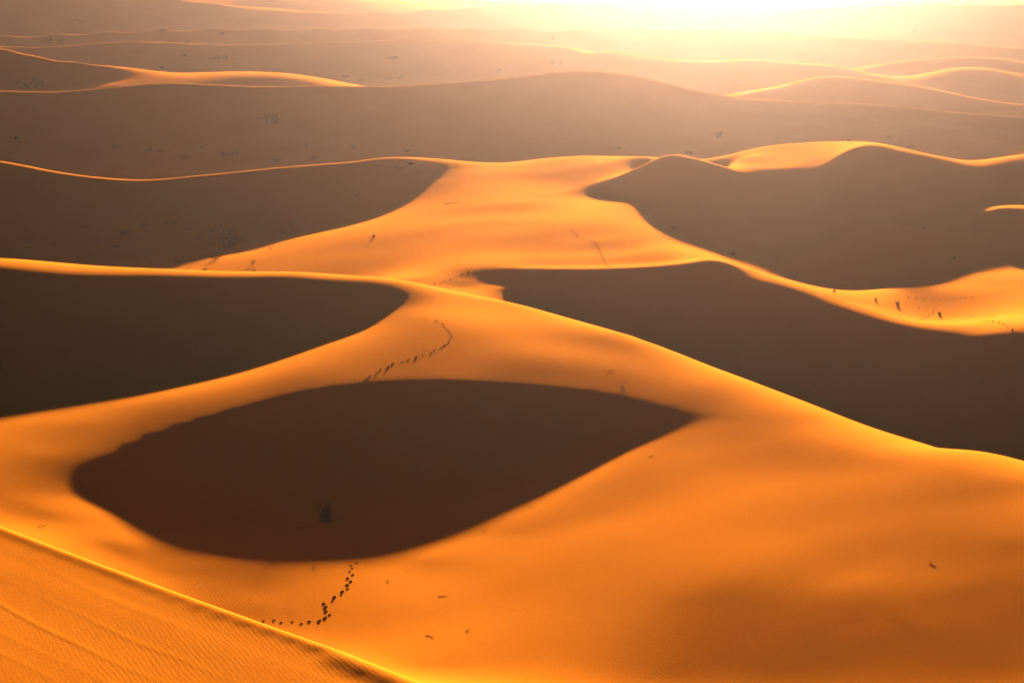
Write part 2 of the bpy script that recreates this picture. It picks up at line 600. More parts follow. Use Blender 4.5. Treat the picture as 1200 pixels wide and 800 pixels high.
-0.317738,4.901236,0,0,0,18.282186,0
-0.311779,4.898302,0,0,0,18.074509,0
-0.305813,4.89536,0,0,0,17.868768,0
-0.29984,4.892408,0,0,0,17.665033,0
-0.293859,4.889446,0,0,0,17.463373,0
-0.287871,4.886476,0,0,0,17.263855,0
-0.281875,4.883495,0,0,0,17.066548,0
-0.275871,4.880506,0,0,0,16.871228,0
-0.269861,4.877507,0,0,0,16.677404,0
-0.263845,4.8745,0,0,0,16.485325,0
-0.257822,4.871482,0,0,0,16.295264,0
-0.251791,4.868455,0,0,0,16.107496,0
-0.24575,4.865417,0,0,0,15.922291,0
-0.2397,4.862369,0,0,0,15.73992,0
-0.233639,4.859311,0,0,0,15.560561,0
-0.227569,4.856316,0,0,0,15.380722,0
-0.22149,4.853385,0,0,0,15.200166,0
-0.215401,4.850463,0,0,0,15.021265,0
-0.209303,4.847497,0,0,0,14.846457,0
-0.203197,4.844431,0,0,0,14.678249,0
-0.197081,4.841211,0,0,0,14.519212,0
-0.190956,4.837779,0,0,0,14.371984,0
-0.184822,4.834081,0,0,0,14.23926,0
-0.178677,4.830123,0,0,0,14.121456,0
-0.172522,4.825954,0,0,0,14.015966,0
-0.166358,4.82163,0,0,0,13.919972,0
-0.160186,4.817204,0,0,0,13.830593,0
-0.154008,4.812733,0,0,0,13.744884,0
-0.147824,4.808274,0,0,0,13.659843,0
-0.141637,4.803883,0,0,0,13.572403,0
-0.135438,4.799636,0,0,0,13.481094,0
-0.129227,4.795503,0,0,0,13.388058,0
-0.123007,4.791396,0,0,0,13.295818,0
-0.116784,4.787226,0,0,0,13.207018,0
-0.110562,4.782902,0,0,0,13.124423,0
-0.104346,4.778331,0,0,0,13.050923,0
-0.09814,4.773418,0,0,0,12.98954,0
-0.091949,4.768068,0,0,0,12.94396,0
-0.085762,4.762259,0,0,0,12.917814,0
-0.079578,4.756088,0,0,0,12.906812,0
-0.073401,4.749664,0,0,0,12.905521,0
-0.067231,4.7431,0,0,0,12.908383,0
-0.061071,4.736509,0,0,0,12.909708,0
-0.054921,4.73001,0,0,0,12.903671,0
-0.048786,4.723677,0,0,0,12.88591,0
-0.042671,4.717379,0,0,0,12.860702,0
-0.036573,4.711086,0,0,0,12.83072,0
-0.030485,4.704789,0,0,0,12.798064,0
-0.024401,4.698475,0,0,0,12.764815,0
-0.018317,4.692134,0,0,0,12.733039,0
-0.012225,4.685753,0,0,0,12.704785,0
-0.006121,4.679323,0,0,0,12.682086,0
0,4.672829,0,0,0,12.666958,0
-0.373483,4.922195,0,0,0,20.20239,0.0001
-0.376255,4.916381,0,0,0,20.17439,0.0001
-0.379412,4.909801,0,0,0,20.14289,0.0001
-0.383329,4.901699,0,0,0,20.10439,0.0001
-0.368034,4.933721,0,0,0,19.80689,0.0001
-0.388773,4.890543,0,0,0,20.07689,0.001
-0.396225,4.875473,0,0,0,20.01689,0.001
-0.407837,4.852433,0,0,0,19.92689,0.001
-0.420004,4.82885,0,0,0,19.86289,0.02
-0.441625,4.788266,0,0,0,19.74089,0.02
-0.475089,4.728529,0,0,0,19.55189,0.02
-0.363697,4.942989,0,0,0,19.07689,0.001
-0.354624,4.962664,0,0,0,17.62689,0.01
-0.361622,4.916441,0,0,0,19.759796,0.0001
-0.364341,4.910594,0,0,0,19.731796,0.0001
-0.367438,4.903975,0,0,0,19.700296,0.0001
-0.371279,4.895826,0,0,0,19.661796,0.0001
-0.356279,4.928033,0,0,0,19.364296,0.0001
-0.37662,4.884604,0,0,0,19.634296,0.001
-0.383931,4.869444,0,0,0,19.574296,0.001
-0.395327,4.846263,0,0,0,19.484296,0.001
-0.40727,4.822532,0,0,0,19.420296,0.02
-0.428503,4.781685,0,0,0,19.298296,0.02
-0.461388,4.721542,0,0,0,19.109296,0.02
-0.352027,4.937354,0,0,0,18.634296,0.001
-0.343132,4.957139,0,0,0,17.184296,0.01
-0.349739,4.910655,0,0,0,19.32269,0.0001
-0.352404,4.904774,0,0,0,19.29469,0.0001
-0.355439,4.898117,0,0,0,19.26319,0.0001
-0.359204,4.889919,0,0,0,19.22469,0.0001
-0.344503,4.922315,0,0,0,18.92719,0.0001
-0.36444,4.878631,0,0,0,19.19719,0.001
-0.371609,4.863379,0,0,0,19.13719,0.001
-0.382785,4.840055,0,0,0,19.04719,0.001
-0.394501,4.816175,0,0,0,18.98319,0.02
-0.415339,4.775062,0,0,0,18.86119,0.02
-0.447634,4.714507,0,0,0,18.67219,0.02
-0.340337,4.931689,0,0,0,18.19719,0.001
-0.331623,4.951585,0,0,0,16.74719,0.01
-0.337832,4.904836,0,0,0,18.891646,0.0001
-0.340442,4.898921,0,0,0,18.863646,0.0001
-0.343415,4.892224,0,0,0,18.832146,0.0001
-0.347103,4.883978,0,0,0,18.793646,0.0001
-0.332705,4.916563,0,0,0,18.496146,0.0001
-0.352232,4.872622,0,0,0,18.766146,0.001
-0.359256,4.857277,0,0,0,18.706146,0.001
-0.370209,4.833809,0,0,0,18.616146,0.001
-0.381694,4.809778,0,0,0,18.552146,0.02
-0.40213,4.768395,0,0,0,18.430146,0.02
-0.433825,4.707422,0,0,0,18.241146,0.02
-0.328626,4.925991,0,0,0,17.766146,0.001
-0.320095,4.946,0,0,0,16.316146,0.01
-0.3259,4.898983,0,0,0,18.467231,0.0001
-0.328454,4.893033,0,0,0,18.439231,0.0001
-0.331363,4.886296,0,0,0,18.407731,0.0001
-0.334973,4.878,0,0,0,18.369231,0.0001
-0.320882,4.910778,0,0,0,18.071731,0.0001
-0.339994,4.866576,0,0,0,18.341731,0.001
-0.346871,4.851138,0,0,0,18.281731,0.001
-0.357596,4.827524,0,0,0,18.191731,0.001
-0.368847,4.803339,0,0,0,18.127731,0.02
-0.388875,4.761683,0,0,0,18.005731,0.02
-0.419957,4.700287,0,0,0,17.816731,0.02
-0.316891,4.920261,0,0,0,17.341731,0.001
-0.308546,4.940383,0,0,0,15.891731,0.01
-0.31394,4.893094,0,0,0,18.050009,0.0001
-0.316437,4.887109,0,0,0,18.022009,0.0001
-0.319282,4.880332,0,0,0,17.990509,0.0001
-0.322813,4.871986,0,0,0,17.952009,0.0001
-0.309034,4.904959,0,0,0,17.654509,0.0001
-0.327724,4.860493,0,0,0,17.924509,0.001
-0.334451,4.844959,0,0,0,17.864509,0.001
-0.344946,4.821197,0,0,0,17.774509,0.001
-0.355958,4.796857,0,0,0,17.710509,0.02
-0.37557,4.754925,0,0,0,17.588509,0.02
-0.406028,4.693099,0,0,0,17.399509,0.02
-0.305133,4.914496,0,0,0,16.924509,0.001
-0.296976,4.934734,0,0,0,15.474509,0.01
-0.301951,4.887169,0,0,0,17.640533,0.0001
-0.304391,4.881148,0,0,0,17.612533,0.0001
-0.30717,4.87433,0,0,0,17.581033,0.0001
-0.31062,4.865934,0,0,0,17.542533,0.0001
-0.297159,4.899103,0,0,0,17.245033,0.0001
-0.31542,4.85437,0,0,0,17.515033,0.001
-0.321995,4.838741,0,0,0,17.455033,0.001
-0.332256,4.814829,0,0,0,17.365033,0.001
-0.343025,4.790331,0,0,0,17.301033,0.02
-0.362213,4.748118,0,0,0,17.179033,0.02
-0.392034,4.685857,0,0,0,16.990033,0.02
-0.293348,4.908696,0,0,0,16.515033,0.001
-0.285382,4.929051,0,0,0,15.065033,0.01
-0.289931,4.881206,0,0,0,17.239355,0.0001
-0.292312,4.875148,0,0,0,17.211355,0.0001
-0.295026,4.86829,0,0,0,17.179855,0.0001
-0.298394,4.859843,0,0,0,17.141355,0.0001
-0.285254,4.893211,0,0,0,16.843855,0.0001
-0.30308,4.848208,0,0,0,17.113855,0.001
-0.309501,4.832481,0,0,0,17.053855,0.001
-0.319523,4.808417,0,0,0,16.963855,0.001
-0.330046,4.783759,0,0,0,16.899855,0.02
-0.348802,4.741262,0,0,0,16.777855,0.02
-0.377974,4.678559,0,0,0,16.588855,0.02
-0.281535,4.902861,0,0,0,16.113855,0.001
-0.273763,4.923333,0,0,0,14.663855,0.01
-0.27788,4.875204,0,0,0,16.846728,0.0001
-0.280202,4.86911,0,0,0,16.818728,0.0001
-0.282848,4.86221,0,0,0,16.787228,0.0001
-0.286133,4.853711,0,0,0,16.748728,0.0001
-0.273319,4.887281,0,0,0,16.451228,0.0001
-0.290703,4.842004,0,0,0,16.721228,0.001
-0.296967,4.826179,0,0,0,16.661228,0.001
-0.306748,4.801961,0,0,0,16.571228,0.001
-0.317019,4.777141,0,0,0,16.507228,0.02
-0.335336,4.734356,0,0,0,16.385228,0.02
-0.363846,4.671204,0,0,0,16.196228,0.02
-0.269694,4.896988,0,0,0,15.721228,0.001
-0.262118,4.91758,0,0,0,14.271228,0.01
-0.265802,4.869166,0,0,0,16.460825,0.0001
-0.268064,4.863035,0,0,0,16.432825,0.0001
-0.270642,4.856092,0,0,0,16.401325,0.0001
-0.273842,4.847541,0,0,0,16.362825,0.0001
-0.26136,4.881316,0,0,0,16.065325,0.0001
-0.278296,4.835761,0,0,0,16.335325,0.001
-0.2844,4.819836,0,0,0,16.275325,0.001
-0.293934,4.795462,0,0,0,16.185325,0.001
-0.303951,4.770479,0,0,0,16.121325,0.02
-0.32182,4.727401,0,0,0,15.999325,0.02
-0.349654,4.663794,0,0,0,15.810325,0.02
-0.257829,4.89108,0,0,0,15.335325,0.001
-0.250453,4.911793,0,0,0,13.885325,0.01
-0.253694,4.863089,0,0,0,16.082996,0.0001
-0.255895,4.85692,0,0,0,16.054996,0.0001
-0.258404,4.849935,0,0,0,16.023496,0.0001
-0.261518,4.841331,0,0,0,15.984996,0.0001
-0.249373,4.875312,0,0,0,15.687496,0.0001
-0.265853,4.829477,0,0,0,15.957496,0.001
-0.271796,4.813451,0,0,0,15.897496,0.001
-0.281079,4.788918,0,0,0,15.807496,0.001
-0.290835,4.763769,0,0,0,15.743496,0.02
-0.308249,4.720395,0,0,0,15.621496,0.02
-0.335394,4.656327,0,0,0,15.432496,0.02
-0.245938,4.885135,0,0,0,14.957496,0.001
-0.238764,4.90597,0,0,0,13.507496,0.01
-0.24155,4.856969,0,0,0,15.71542,0.0001
-0.243689,4.850763,0,0,0,15.68742,0.0001
-0.246127,4.843735,0,0,0,15.65592,0.0001
-0.249154,4.835077,0,0,0,15.61742,0.0001
-0.237351,4.869268,0,0,0,15.31992,0.0001
-0.253368,4.823148,0,0,0,15.58992,0.001
-0.259146,4.807019,0,0,0,15.52992,0.001
-0.268175,4.782327,0,0,0,15.43992,0.001
-0.277666,4.757009,0,0,0,15.37592,0.02
-0.294615,4.713334,0,0,0,15.25392,0.02
-0.321056,4.648797,0,0,0,15.06492,0.02
-0.234014,4.87915,0,0,0,14.58992,0.001
-0.227045,4.900109,0,0,0,13.13992,0.01
-0.229364,4.850884,0,0,0,15.356222,0.0001
-0.23144,4.84464,0,0,0,15.328222,0.0001
-0.233806,4.837568,0,0,0,15.296722,0.0001
-0.236744,4.828856,0,0,0,15.258222,0.0001
-0.225289,4.863257,0,0,0,14.960722,0.0001
-0.240835,4.816853,0,0,0,15.230722,0.001
-0.246445,4.800621,0,0,0,15.170722,0.001
-0.255214,4.775768,0,0,0,15.080722,0.001
-0.264435,4.750282,0,0,0,15.016722,0.02
-0.280908,4.706306,0,0,0,14.894722,0.02
-0.306628,4.641298,0,0,0,14.705722,0.02
-0.222052,4.873198,0,0,0,14.230722,0.001
-0.215292,4.894281,0,0,0,12.780722,0.01
-0.21714,4.844999,0,0,0,14.996765,0.0001
-0.219151,4.838718,0,0,0,14.968765,0.0001
-0.221444,4.831604,0,0,0,14.937265,0.0001
-0.224291,4.82284,0,0,0,14.898765,0.0001
-0.213193,4.857445,0,0,0,14.601265,0.0001
-0.228255,4.810764,0,0,0,14.871265,0.001
-0.233693,4.794432,0,0,0,14.811265,0.001
-0.242194,4.769423,0,0,0,14.721265,0.001
-0.251137,4.743772,0,0,0,14.657265,0.02
-0.267122,4.699503,0,0,0,14.535265,0.02
-0.292095,4.634036,0,0,0,14.346265,0.02
-0.210057,4.867444,0,0,0,13.871265,0.001
-0.20351,4.888647,0,0,0,12.421265,0.01
-0.204879,4.838934,0,0,0,14.653749,0.0001
-0.206824,4.832615,0,0,0,14.625749,0.0001
-0.209043,4.825457,0,0,0,14.594249,0.0001
-0.211798,4.816639,0,0,0,14.555749,0.0001
-0.20106,4.851455,0,0,0,14.258249,0.0001
-0.215634,4.804487,0,0,0,14.528249,0.001
-0.220898,4.788051,0,0,0,14.468249,0.001
-0.229129,4.76288,0,0,0,14.378249,0.001
-0.23779,4.737059,0,0,0,14.314249,0.02
-0.253279,4.692484,0,0,0,14.192249,0.02
-0.277497,4.626541,0,0,0,14.003249,0.02
-0.198027,4.861514,0,0,0,13.528249,0.001
-0.191696,4.882842,0,0,0,12.078249,0.01
-0.192582,4.832245,0,0,0,14.347484,0.0001
-0.194462,4.825883,0,0,0,14.319484,0.0001
-0.196606,4.818676,0,0,0,14.287984,0.0001
-0.199269,4.809798,0,0,0,14.249484,0.0001
-0.188892,4.844849,0,0,0,13.951984,0.0001
-0.202978,4.797562,0,0,0,14.221984,0.001
-0.208067,4.781011,0,0,0,14.161984,0.001
-0.216029,4.75566,0,0,0,14.071984,0.001
-0.224409,4.729649,0,0,0,14.007984,0.02
-0.239404,4.684736,0,0,0,13.885984,0.02
-0.262869,4.618262,0,0,0,13.696984,0.02
-0.185962,4.854974,0,0,0,13.221984,0.001
-0.179846,4.87644,0,0,0,11.771984,0.01
-0.180246,4.824546,0,0,0,14.096956,0.0001
-0.182062,4.818135,0,0,0,14.068956,0.0001
-0.184132,4.810872,0,0,0,14.037456,0.0001
-0.186704,4.801924,0,0,0,13.998956,0.0001
-0.176684,4.837247,0,0,0,13.701456,0.0001
-0.190287,4.789591,0,0,0,13.971456,0.001
-0.195204,4.772906,0,0,0,13.911456,0.001
-0.202899,4.747346,0,0,0,13.821456,0.001
-0.211003,4.721115,0,0,0,13.757456,0.02
-0.22551,4.675808,0,0,0,13.635456,0.02
-0.248237,4.608717,0,0,0,13.446456,0.02
-0.173856,4.847449,0,0,0,12.971456,0.001
-0.167954,4.869076,0,0,0,11.521456,0.01
-0.167871,4.816005,0,0,0,13.895472,0.0001
-0.169622,4.809539,0,0,0,13.867472,0.0001
-0.171619,4.802213,0,0,0,13.835972,0.0001
-0.1741,4.793187,0,0,0,13.797472,0.0001
-0.164436,4.828815,0,0,0,13.499972,0.0001
-0.177557,4.780745,0,0,0,13.769972,0.001
-0.182303,4.763911,0,0,0,13.709972,0.001
-0.189731,4.738117,0,0,0,13.619972,0.001
-0.197559,4.711639,0,0,0,13.555972,0.02
-0.211582,4.665891,0,0,0,13.433972,0.02
-0.233574,4.598108,0,0,0,13.244972,0.02
-0.161709,4.839103,0,0,0,12.769972,0.001
-0.156021,4.860908,0,0,0,11.319972,0.01
-0.155465,4.807058,0,0,0,13.720384,0.0001
-0.15715,4.800533,0,0,0,13.692384,0.0001
-0.159073,4.793142,0,0,0,13.660884,0.0001
-0.161462,4.784032,0,0,0,13.622384,0.0001
-0.152159,4.819982,0,0,0,13.324884,0.0001
-0.164791,4.771475,0,0,0,13.594884,0.001
-0.169363,4.754483,0,0,0,13.534884,0.001
-0.176523,4.728441,0,0,0,13.444884,0.001
-0.18407,4.701703,0,0,0,13.380884,0.02
-0.197602,4.655487,0,0,0,13.258884,0.02
-0.218849,4.586971,0,0,0,13.069884,0.02
-0.149535,4.830361,0,0,0,12.594884,0.001
-0.144062,4.852356,0,0,0,11.144884,0.01
-0.143036,4.798158,0,0,0,13.547903,0.0001
-0.144654,4.791575,0,0,0,13.519903,0.0001
-0.146501,4.784116,0,0,0,13.488403,0.0001
-0.148795,4.774924,0,0,0,13.449903,0.0001
-0.139861,4.811196,0,0,0,13.152403,0.0001
-0.151994,4.762251,0,0,0,13.422403,0.001
-0.156388,4.7451,0,0,0,13.362403,0.001
-0.163271,4.71881,0,0,0,13.272403,0.001
-0.170531,4.691809,0,0,0,13.208403,0.02
-0.183556,4.645122,0,0,0,13.086403,0.02
-0.204033,4.575867,0,0,0,12.897403,0.02
-0.137342,4.821666,0,0,0,12.422403,0.001
-0.132091,4.843851,0,0,0,10.972403,0.01
-0.130566,4.789729,0,0,0,13.363558,0.0001
-0.132115,4.78309,0,0,0,13.335558,0.0001
-0.133883,4.775567,0,0,0,13.304058,0.0001
-0.13608,4.766295,0,0,0,13.265558,0.0001
-0.127528,4.802877,0,0,0,12.968058,0.0001
-0.139143,4.753512,0,0,0,13.238058,0.001
-0.143352,4.73621,0,0,0,13.178058,0.001
-0.149947,4.709681,0,0,0,13.088058,0.001
-0.156908,4.68243,0,0,0,13.024058,0.02
-0.169404,4.635293,0,0,0,12.902058,0.02
-0.189073,4.565329,0,0,0,12.713058,0.02
-0.125118,4.813434,0,0,0,12.238058,0.001
-0.120094,4.8358,0,0,0,10.788058,0.01
-0.118061,4.781404,0,0,0,13.182518,0.0001
-0.119539,4.774709,0,0,0,13.154518,0.0001
-0.121226,4.767123,0,0,0,13.123018,0.0001
-0.123323,4.757772,0,0,0,13.084518,0.0001
-0.115163,4.794661,0,0,0,12.787018,0.0001
-0.126247,4.744879,0,0,0,13.057018,0.001
-0.130266,4.727425,0,0,0,12.997018,0.001
-0.136567,4.70066,0,0,0,12.907018,0.001
-0.143219,4.673158,0,0,0,12.843018,0.02
-0.15517,4.625571,0,0,0,12.721018,0.02
-0.174003,4.554899,0,0,0,12.532018,0.02
-0.112864,4.805305,0,0,0,12.057018,0.001
-0.108073,4.827852,0,0,0,10.607018,0.01
-0.105561,4.772457,0,0,0,13.026423,0.0001
-0.106968,4.765701,0,0,0,12.998423,0.0001
-0.108574,4.758047,0,0,0,12.966923,0.0001
-0.11057,4.74861,0,0,0,12.928423,0.0001
-0.102804,4.785833,0,0,0,12.630923,0.0001
-0.113355,4.735598,0,0,0,12.900923,0.001
-0.117182,4.717979,0,0,0,12.840923,0.001
-0.123186,4.690956,0,0,0,12.750923,0.001
-0.129528,4.663183,0,0,0,12.686923,0.02
-0.140931,4.615107,0,0,0,12.564923,0.02
-0.158921,4.543664,0,0,0,12.375923,0.02
-0.100616,4.79657,0,0,0,11.900923,0.001
-0.09606,4.819313,0,0,0,10.450923,0.01
-0.095284,4.751018,0,0,0,12.87396,0.001
-0.097862,4.738037,0,0,0,12.82146,0.001
-0.100508,4.724885,0,0,0,12.79396,0.001
-0.104147,4.707075,0,0,0,12.73396,0.001
-0.109857,4.679752,0,0,0,12.64396,0.001
-0.115893,4.651661,0,0,0,12.57996,0.02
-0.126754,4.603014,0,0,0,12.45796,0.02
-0.143917,4.53067,0,0,0,12.26896,0.02
-0.088408,4.786494,0,0,0,11.79396,0.001
-0.084084,4.809464,0,0,0,10.34396,0.01
-0.082739,4.73883,0,0,0,12.836812,0.001
-0.085183,4.725689,0,0,0,12.784312,0.001
-0.087692,4.712372,0,0,0,12.756812,0.001
-0.091145,4.694336,0,0,0,12.696812,0.001
-0.096565,4.666658,0,0,0,12.606812,0.001
-0.102299,4.638191,0,0,0,12.542812,0.02
-0.112628,4.588868,0,0,0,12.420812,0.02
-0.128978,4.515455,0,0,0,12.231812,0.02
-0.076224,4.774733,0,0,0,11.756812,0.001
-0.07213,4.797972,0,0,0,10.306812,0.01
-0.070216,4.725615,0,0,0,12.838383,0.001
-0.072525,4.712297,0,0,0,12.785883,0.001
-0.074897,4.6988,0,0,0,12.758383,0.001
-0.078161,4.680515,0,0,0,12.698383,0.001
-0.08329,4.652446,0,0,0,12.608383,0.001
-0.088719,4.623566,0,0,0,12.544383,0.02
-0.098511,4.573498,0,0,0,12.422383,0.02
-0.11404,4.498904,0,0,0,12.233383,0.02
-0.064065,4.761987,0,0,0,11.758383,0.001
-0.060202,4.78552,0,0,0,10.308383,0.01
-0.057726,4.712292,0,0,0,12.833671,0.001
-0.059897,4.698795,0,0,0,12.781171,0.001
-0.062127,4.685113,0,0,0,12.753671,0.001
-0.065198,4.666574,0,0,0,12.693671,0.001
-0.070026,4.638105,0,0,0,12.603671,0.001
-0.075142,4.608802,0,0,0,12.539671,0.02
-0.084379,4.55797,0,0,0,12.417671,0.02
-0.099057,4.482163,0,0,0,12.228671,0.02
-0.051947,4.749144,0,0,0,11.753671,0.001
-0.048321,4.772978,0,0,0,10.303671,0.01
-0.045291,4.699434,0,0,0,12.790702,0.001
-0.047319,4.685761,0,0,0,12.738202,0.001
-0.049403,4.671898,0,0,0,12.710702,0.001
-0.052275,4.65311,0,0,0,12.650702,0.001
-0.056792,4.624249,0,0,0,12.560702,0.001
-0.061582,4.594531,0,0,0,12.496702,0.02
-0.070241,4.542949,0,0,0,12.374702,0.02
-0.084027,4.46595,0,0,0,12.185702,0.02
-0.039896,4.736753,0,0,0,11.710702,0.001
-0.036513,4.760881,0,0,0,10.260702,0.01
-0.032915,4.686614,0,0,0,12.728064,0.001
-0.034796,4.672763,0,0,0,12.675564,0.001
-0.036731,4.658718,0,0,0,12.648064,0.001
-0.039398,4.639678,0,0,0,12.588064,0.001
-0.043596,4.610422,0,0,0,12.498064,0.001
-0.048051,4.580283,0,0,0,12.434064,0.02
-0.056114,4.527942,0,0,0,12.312064,0.02
-0.068976,4.449732,0,0,0,12.123064,0.02
-0.027911,4.724406,0,0,0,11.648064,0.001
-0.024777,4.74883,0,0,0,10.198064,0.01
-0.020552,4.673726,0,0,0,12.663039,0.001
-0.022284,4.659694,0,0,0,12.610539,0.001
-0.024065,4.645462,0,0,0,12.583039,0.001
-0.026521,4.626166,0,0,0,12.523039,0.001
-0.03039,4.596506,0,0,0,12.433039,0.001
-0.0345,4.565938,0,0,0,12.369039,0.02
-0.041946,4.51282,0,0,0,12.247039,0.02
-0.053849,4.43337,0,0,0,12.058039,0.02
-0.01595,4.711998,0,0,0,11.583039,0.001
-0.013069,4.736723,0,0,0,10.133039,0.01
-0.008157,4.660675,0,0,0,12.612086,0.001
-0.009734,4.646458,0,0,0,12.559586,0.001
-0.011357,4.632035,0,0,0,12.532086,0.001
-0.013596,4.612476,0,0,0,12.472086,0.001
-0.017125,4.5824,0,0,0,12.382086,0.001
-0.020877,4.551392,0,0,0,12.318086,0.02
-0.027684,4.497474,0,0,0,12.196086,0.02
-0.038588,4.416744,0,0,0,12.007086,0.02
-0.003968,4.699441,0,0,0,11.532086,0.001
-0.001348,4.724475,0,0,0,10.082086,0.01
-0.279852,5.209486,0,0,0,2.4,0
-0.234447,5.141664,0,0,0,1.8,0
-0.179863,5.023881,0,0,0,1.3,0
-0.488419,6.327937,0,0,0,13.53041,0
-0.475039,6.327937,0,0,0,13.3001,0
-0.46166,6.327937,0,0,0,13.06029,0
-0.448279,6.327937,0,0,0,12.815073,0
-0.434895,6.327937,0,0,0,12.568547,0
-0.421509,6.327937,0,0,0,12.32481,0
-0.408119,6.327937,0,0,0,12.087966,0
-0.394724,6.327937,0,0,0,11.86212,0
-0.381323,6.327937,0,0,0,11.651381,0
-0.367918,6.327937,0,0,0,11.459859,0
-0.354505,6.327937,0,0,0,11.291665,0
-0.341087,6.327937,0,0,0,11.148725,0
-0.327664,6.327937,0,0,0,11.026236,0
-0.314237,6.327937,0,0,0,10.918101,0
-0.300808,6.327937,0,0,0,10.818222,0
-0.287378,6.327937,0,0,0,10.720498,0
-0.273947,6.327937,0,0,0,10.618826,0
-0.260517,6.327937,0,0,0,10.479139,0
-0.247089,6.327937,0,0,0,10.269694,0
-0.233648,6.327937,0,0,0,10.399923,0
-0.220195,6.327937,0,0,0,11.01494,0
-0.206747,6.327937,0,0,0,11.690279,0
-0.193305,6.327937,0,0,0,12.432416,0
-0.179878,6.327937,0,0,0,12.800445,0
-0.16646,6.327937,0,0,0,12.608272,0
-0.153056,6.327803,0,0,0,12.293904,0
-0.139658,6.3277,0,0,0,11.911242,0
-0.126234,6.328523,0,0,0,11.767556,0
-0.112791,6.330224,0,0,0,11.849008,0
-0.099351,6.332097,0,0,0,11.845401,0
-0.085916,6.334375,0,0,0,11.622344,0
-0.072481,6.336346,0,0,0,11.460193,0
-0.05905,6.337049,0,0,0,11.647139,0
-0.045625,6.336858,0,0,0,12.075213,0
-0.032212,6.336452,0,0,0,12.575135,0
-0.018812,6.33569,0,0,0,13.176102,0
-0.005436,6.334191,0,0,0,13.92116,0
0.007898,6.331337,0,0,0,14.919855,0
0.021214,6.328065,0,0,0,15.954621,0
0.034619,6.32765,0,0,0,16.336675,0
0.048025,6.327964,0,0,0,16.117165,0
0.061372,6.327865,0,0,0,15.260796,0
0.074512,6.326506,0,0,0,13.717152,0
0.087618,6.324542,0,0,0,11.98954,0
0.100827,6.322313,0,0,0,10.536812,0
0.114113,6.320498,0,0,0,9.334301,0
0.127518,6.320079,0,0,0,8.573447,0
0.140994,6.320425,0,0,0,8.108185,0
0.154478,6.320764,0,0,0,7.747549,0
0.167948,6.320768,0,0,0,7.48982,0
0.181423,6.320768,0,0,0,7.308239,0
0.194887,6.320768,0,0,0,6.848448,0
0.208343,6.320768,0,0,0,6.075481,0
0.221809,6.320768,0,0,0,5.289938,0
0.235293,6.320768,0,0,0,4.642735,0
0.248788,6.320768,0,0,0,4.054773,0
0.262288,6.320768,0,0,0,3.552753,0
0.275788,6.320768,0,0,0,3.173418,0
0.289286,6.320768,0,0,0,2.950269,0
0.302782,6.320768,0,0,0,2.846203,0
0.316276,6.320768,0,0,0,2.818638,0
0.329768,6.320768,0,0,0,2.824968,0
0.343261,6.320768,0,0,0,2.82258,0
0.356756,6.320768,0,0,0,2.768861,0
-0.448214,6.214608,0,0,0,-3.2,0
-0.39891,6.214608,0,0,0,-3.2,0
-0.349607,6.214608,0,0,0,-3.2,0
-0.300303,6.214608,0,0,0,-3.2,0
-0.251,6.214608,0,0,0,-3.2,0
-0.201696,6.214608,0,0,0,-3.2,0
-0.152393,6.214608,0,0,0,-3.2,0
-0.103089,6.214608,0,0,0,-3.2,0
-0.053786,6.214608,0,0,0,-3.2,0
-0.004482,6.214608,0,0,0,-3.2,0
0.044821,6.214608,0,0,0,-3.2,0
0.094125,6.214608,0,0,0,-3.2,0
0.143428,6.214608,0,0,0,-3.2,0
0.192732,6.214608,0,0,0,-3.2,0
0.242035,6.214608,0,0,0,-3.2,0
0.291339,6.214608,0,0,0,-3.2,0
0.340642,6.214608,0,0,0,-3.2,0
0.389946,6.214608,0,0,0,-3.2,0
-0.404365,6.120297,0,0,0,-2.6,0
-0.314506,6.120297,0,0,0,-2.6,0
-0.247112,6.120297,0,0,0,-2.6,0
-0.193197,6.120297,0,0,0,-2.6,0
-0.134788,6.120297,0,0,0,-2.6,0
-0.067395,6.113682,0,0,0,-2.2,0
-0.017972,6.113682,0,0,0,-2.2,0
0.035944,6.113682,0,0,0,-2.2,0
0.089859,6.113682,0,0,0,-2.2,0
0.157254,6.113682,0,0,0,-2.2,0
0.224649,6.113682,0,0,0,-2.2,0
0.292043,6.113682,0,0,0,-2.2,0
-0.514125,6.276643,0,0,0,3.912164,0
-0.52802,6.249975,0,0,0,-0.095438,0.0001
-0.500942,6.302619,0,0,0,8.721287,0.0001
-0.500041,6.276643,0,0,0,3.82004,0
-0.513556,6.249975,0,0,0,-0.129985,0.0001
-0.48722,6.302619,0,0,0,8.56007,0.0001
-0.485958,6.276643,0,0,0,3.724116,0
-0.499092,6.249975,0,0,0,-0.165957,0.0001
-0.473497,6.302619,0,0,0,8.392203,0.0001
-0.471872,6.276643,0,0,0,3.626029,0
-0.484626,6.249975,0,0,0,-0.202739,0.0001
-0.459773,6.302619,0,0,0,8.220551,0.0001
-0.457785,6.276643,0,0,0,3.527419,0
-0.470157,6.249975,0,0,0,-0.239718,0.0001
-0.446047,6.302619,0,0,0,8.047983,0.0001
-0.443694,6.276643,0,0,0,3.429924,0
-0.455685,6.249975,0,0,0,-0.276278,0.0001
-0.432317,6.302619,0,0,0,7.877367,0.0001
-0.429598,6.276643,0,0,0,3.335187,0
-0.441209,6.249975,0,0,0,-0.311805,0.0001
-0.418583,6.302619,0,0,0,7.711576,0.0001
-0.415499,6.276643,0,0,0,3.244848,0
-0.426728,6.249975,0,0,0,-0.345682,0.0001
-0.404845,6.302619,0,0,0,7.553484,0.0001
-0.401393,6.276643,0,0,0,3.160552,0
-0.412242,6.249975,0,0,0,-0.377293,0.0001
-0.391101,6.302619,0,0,0,7.405967,0.0001
-0.387282,6.276643,0,0,0,3.083944,0
-0.397749,6.249975,0,0,0,-0.406021,0.0001
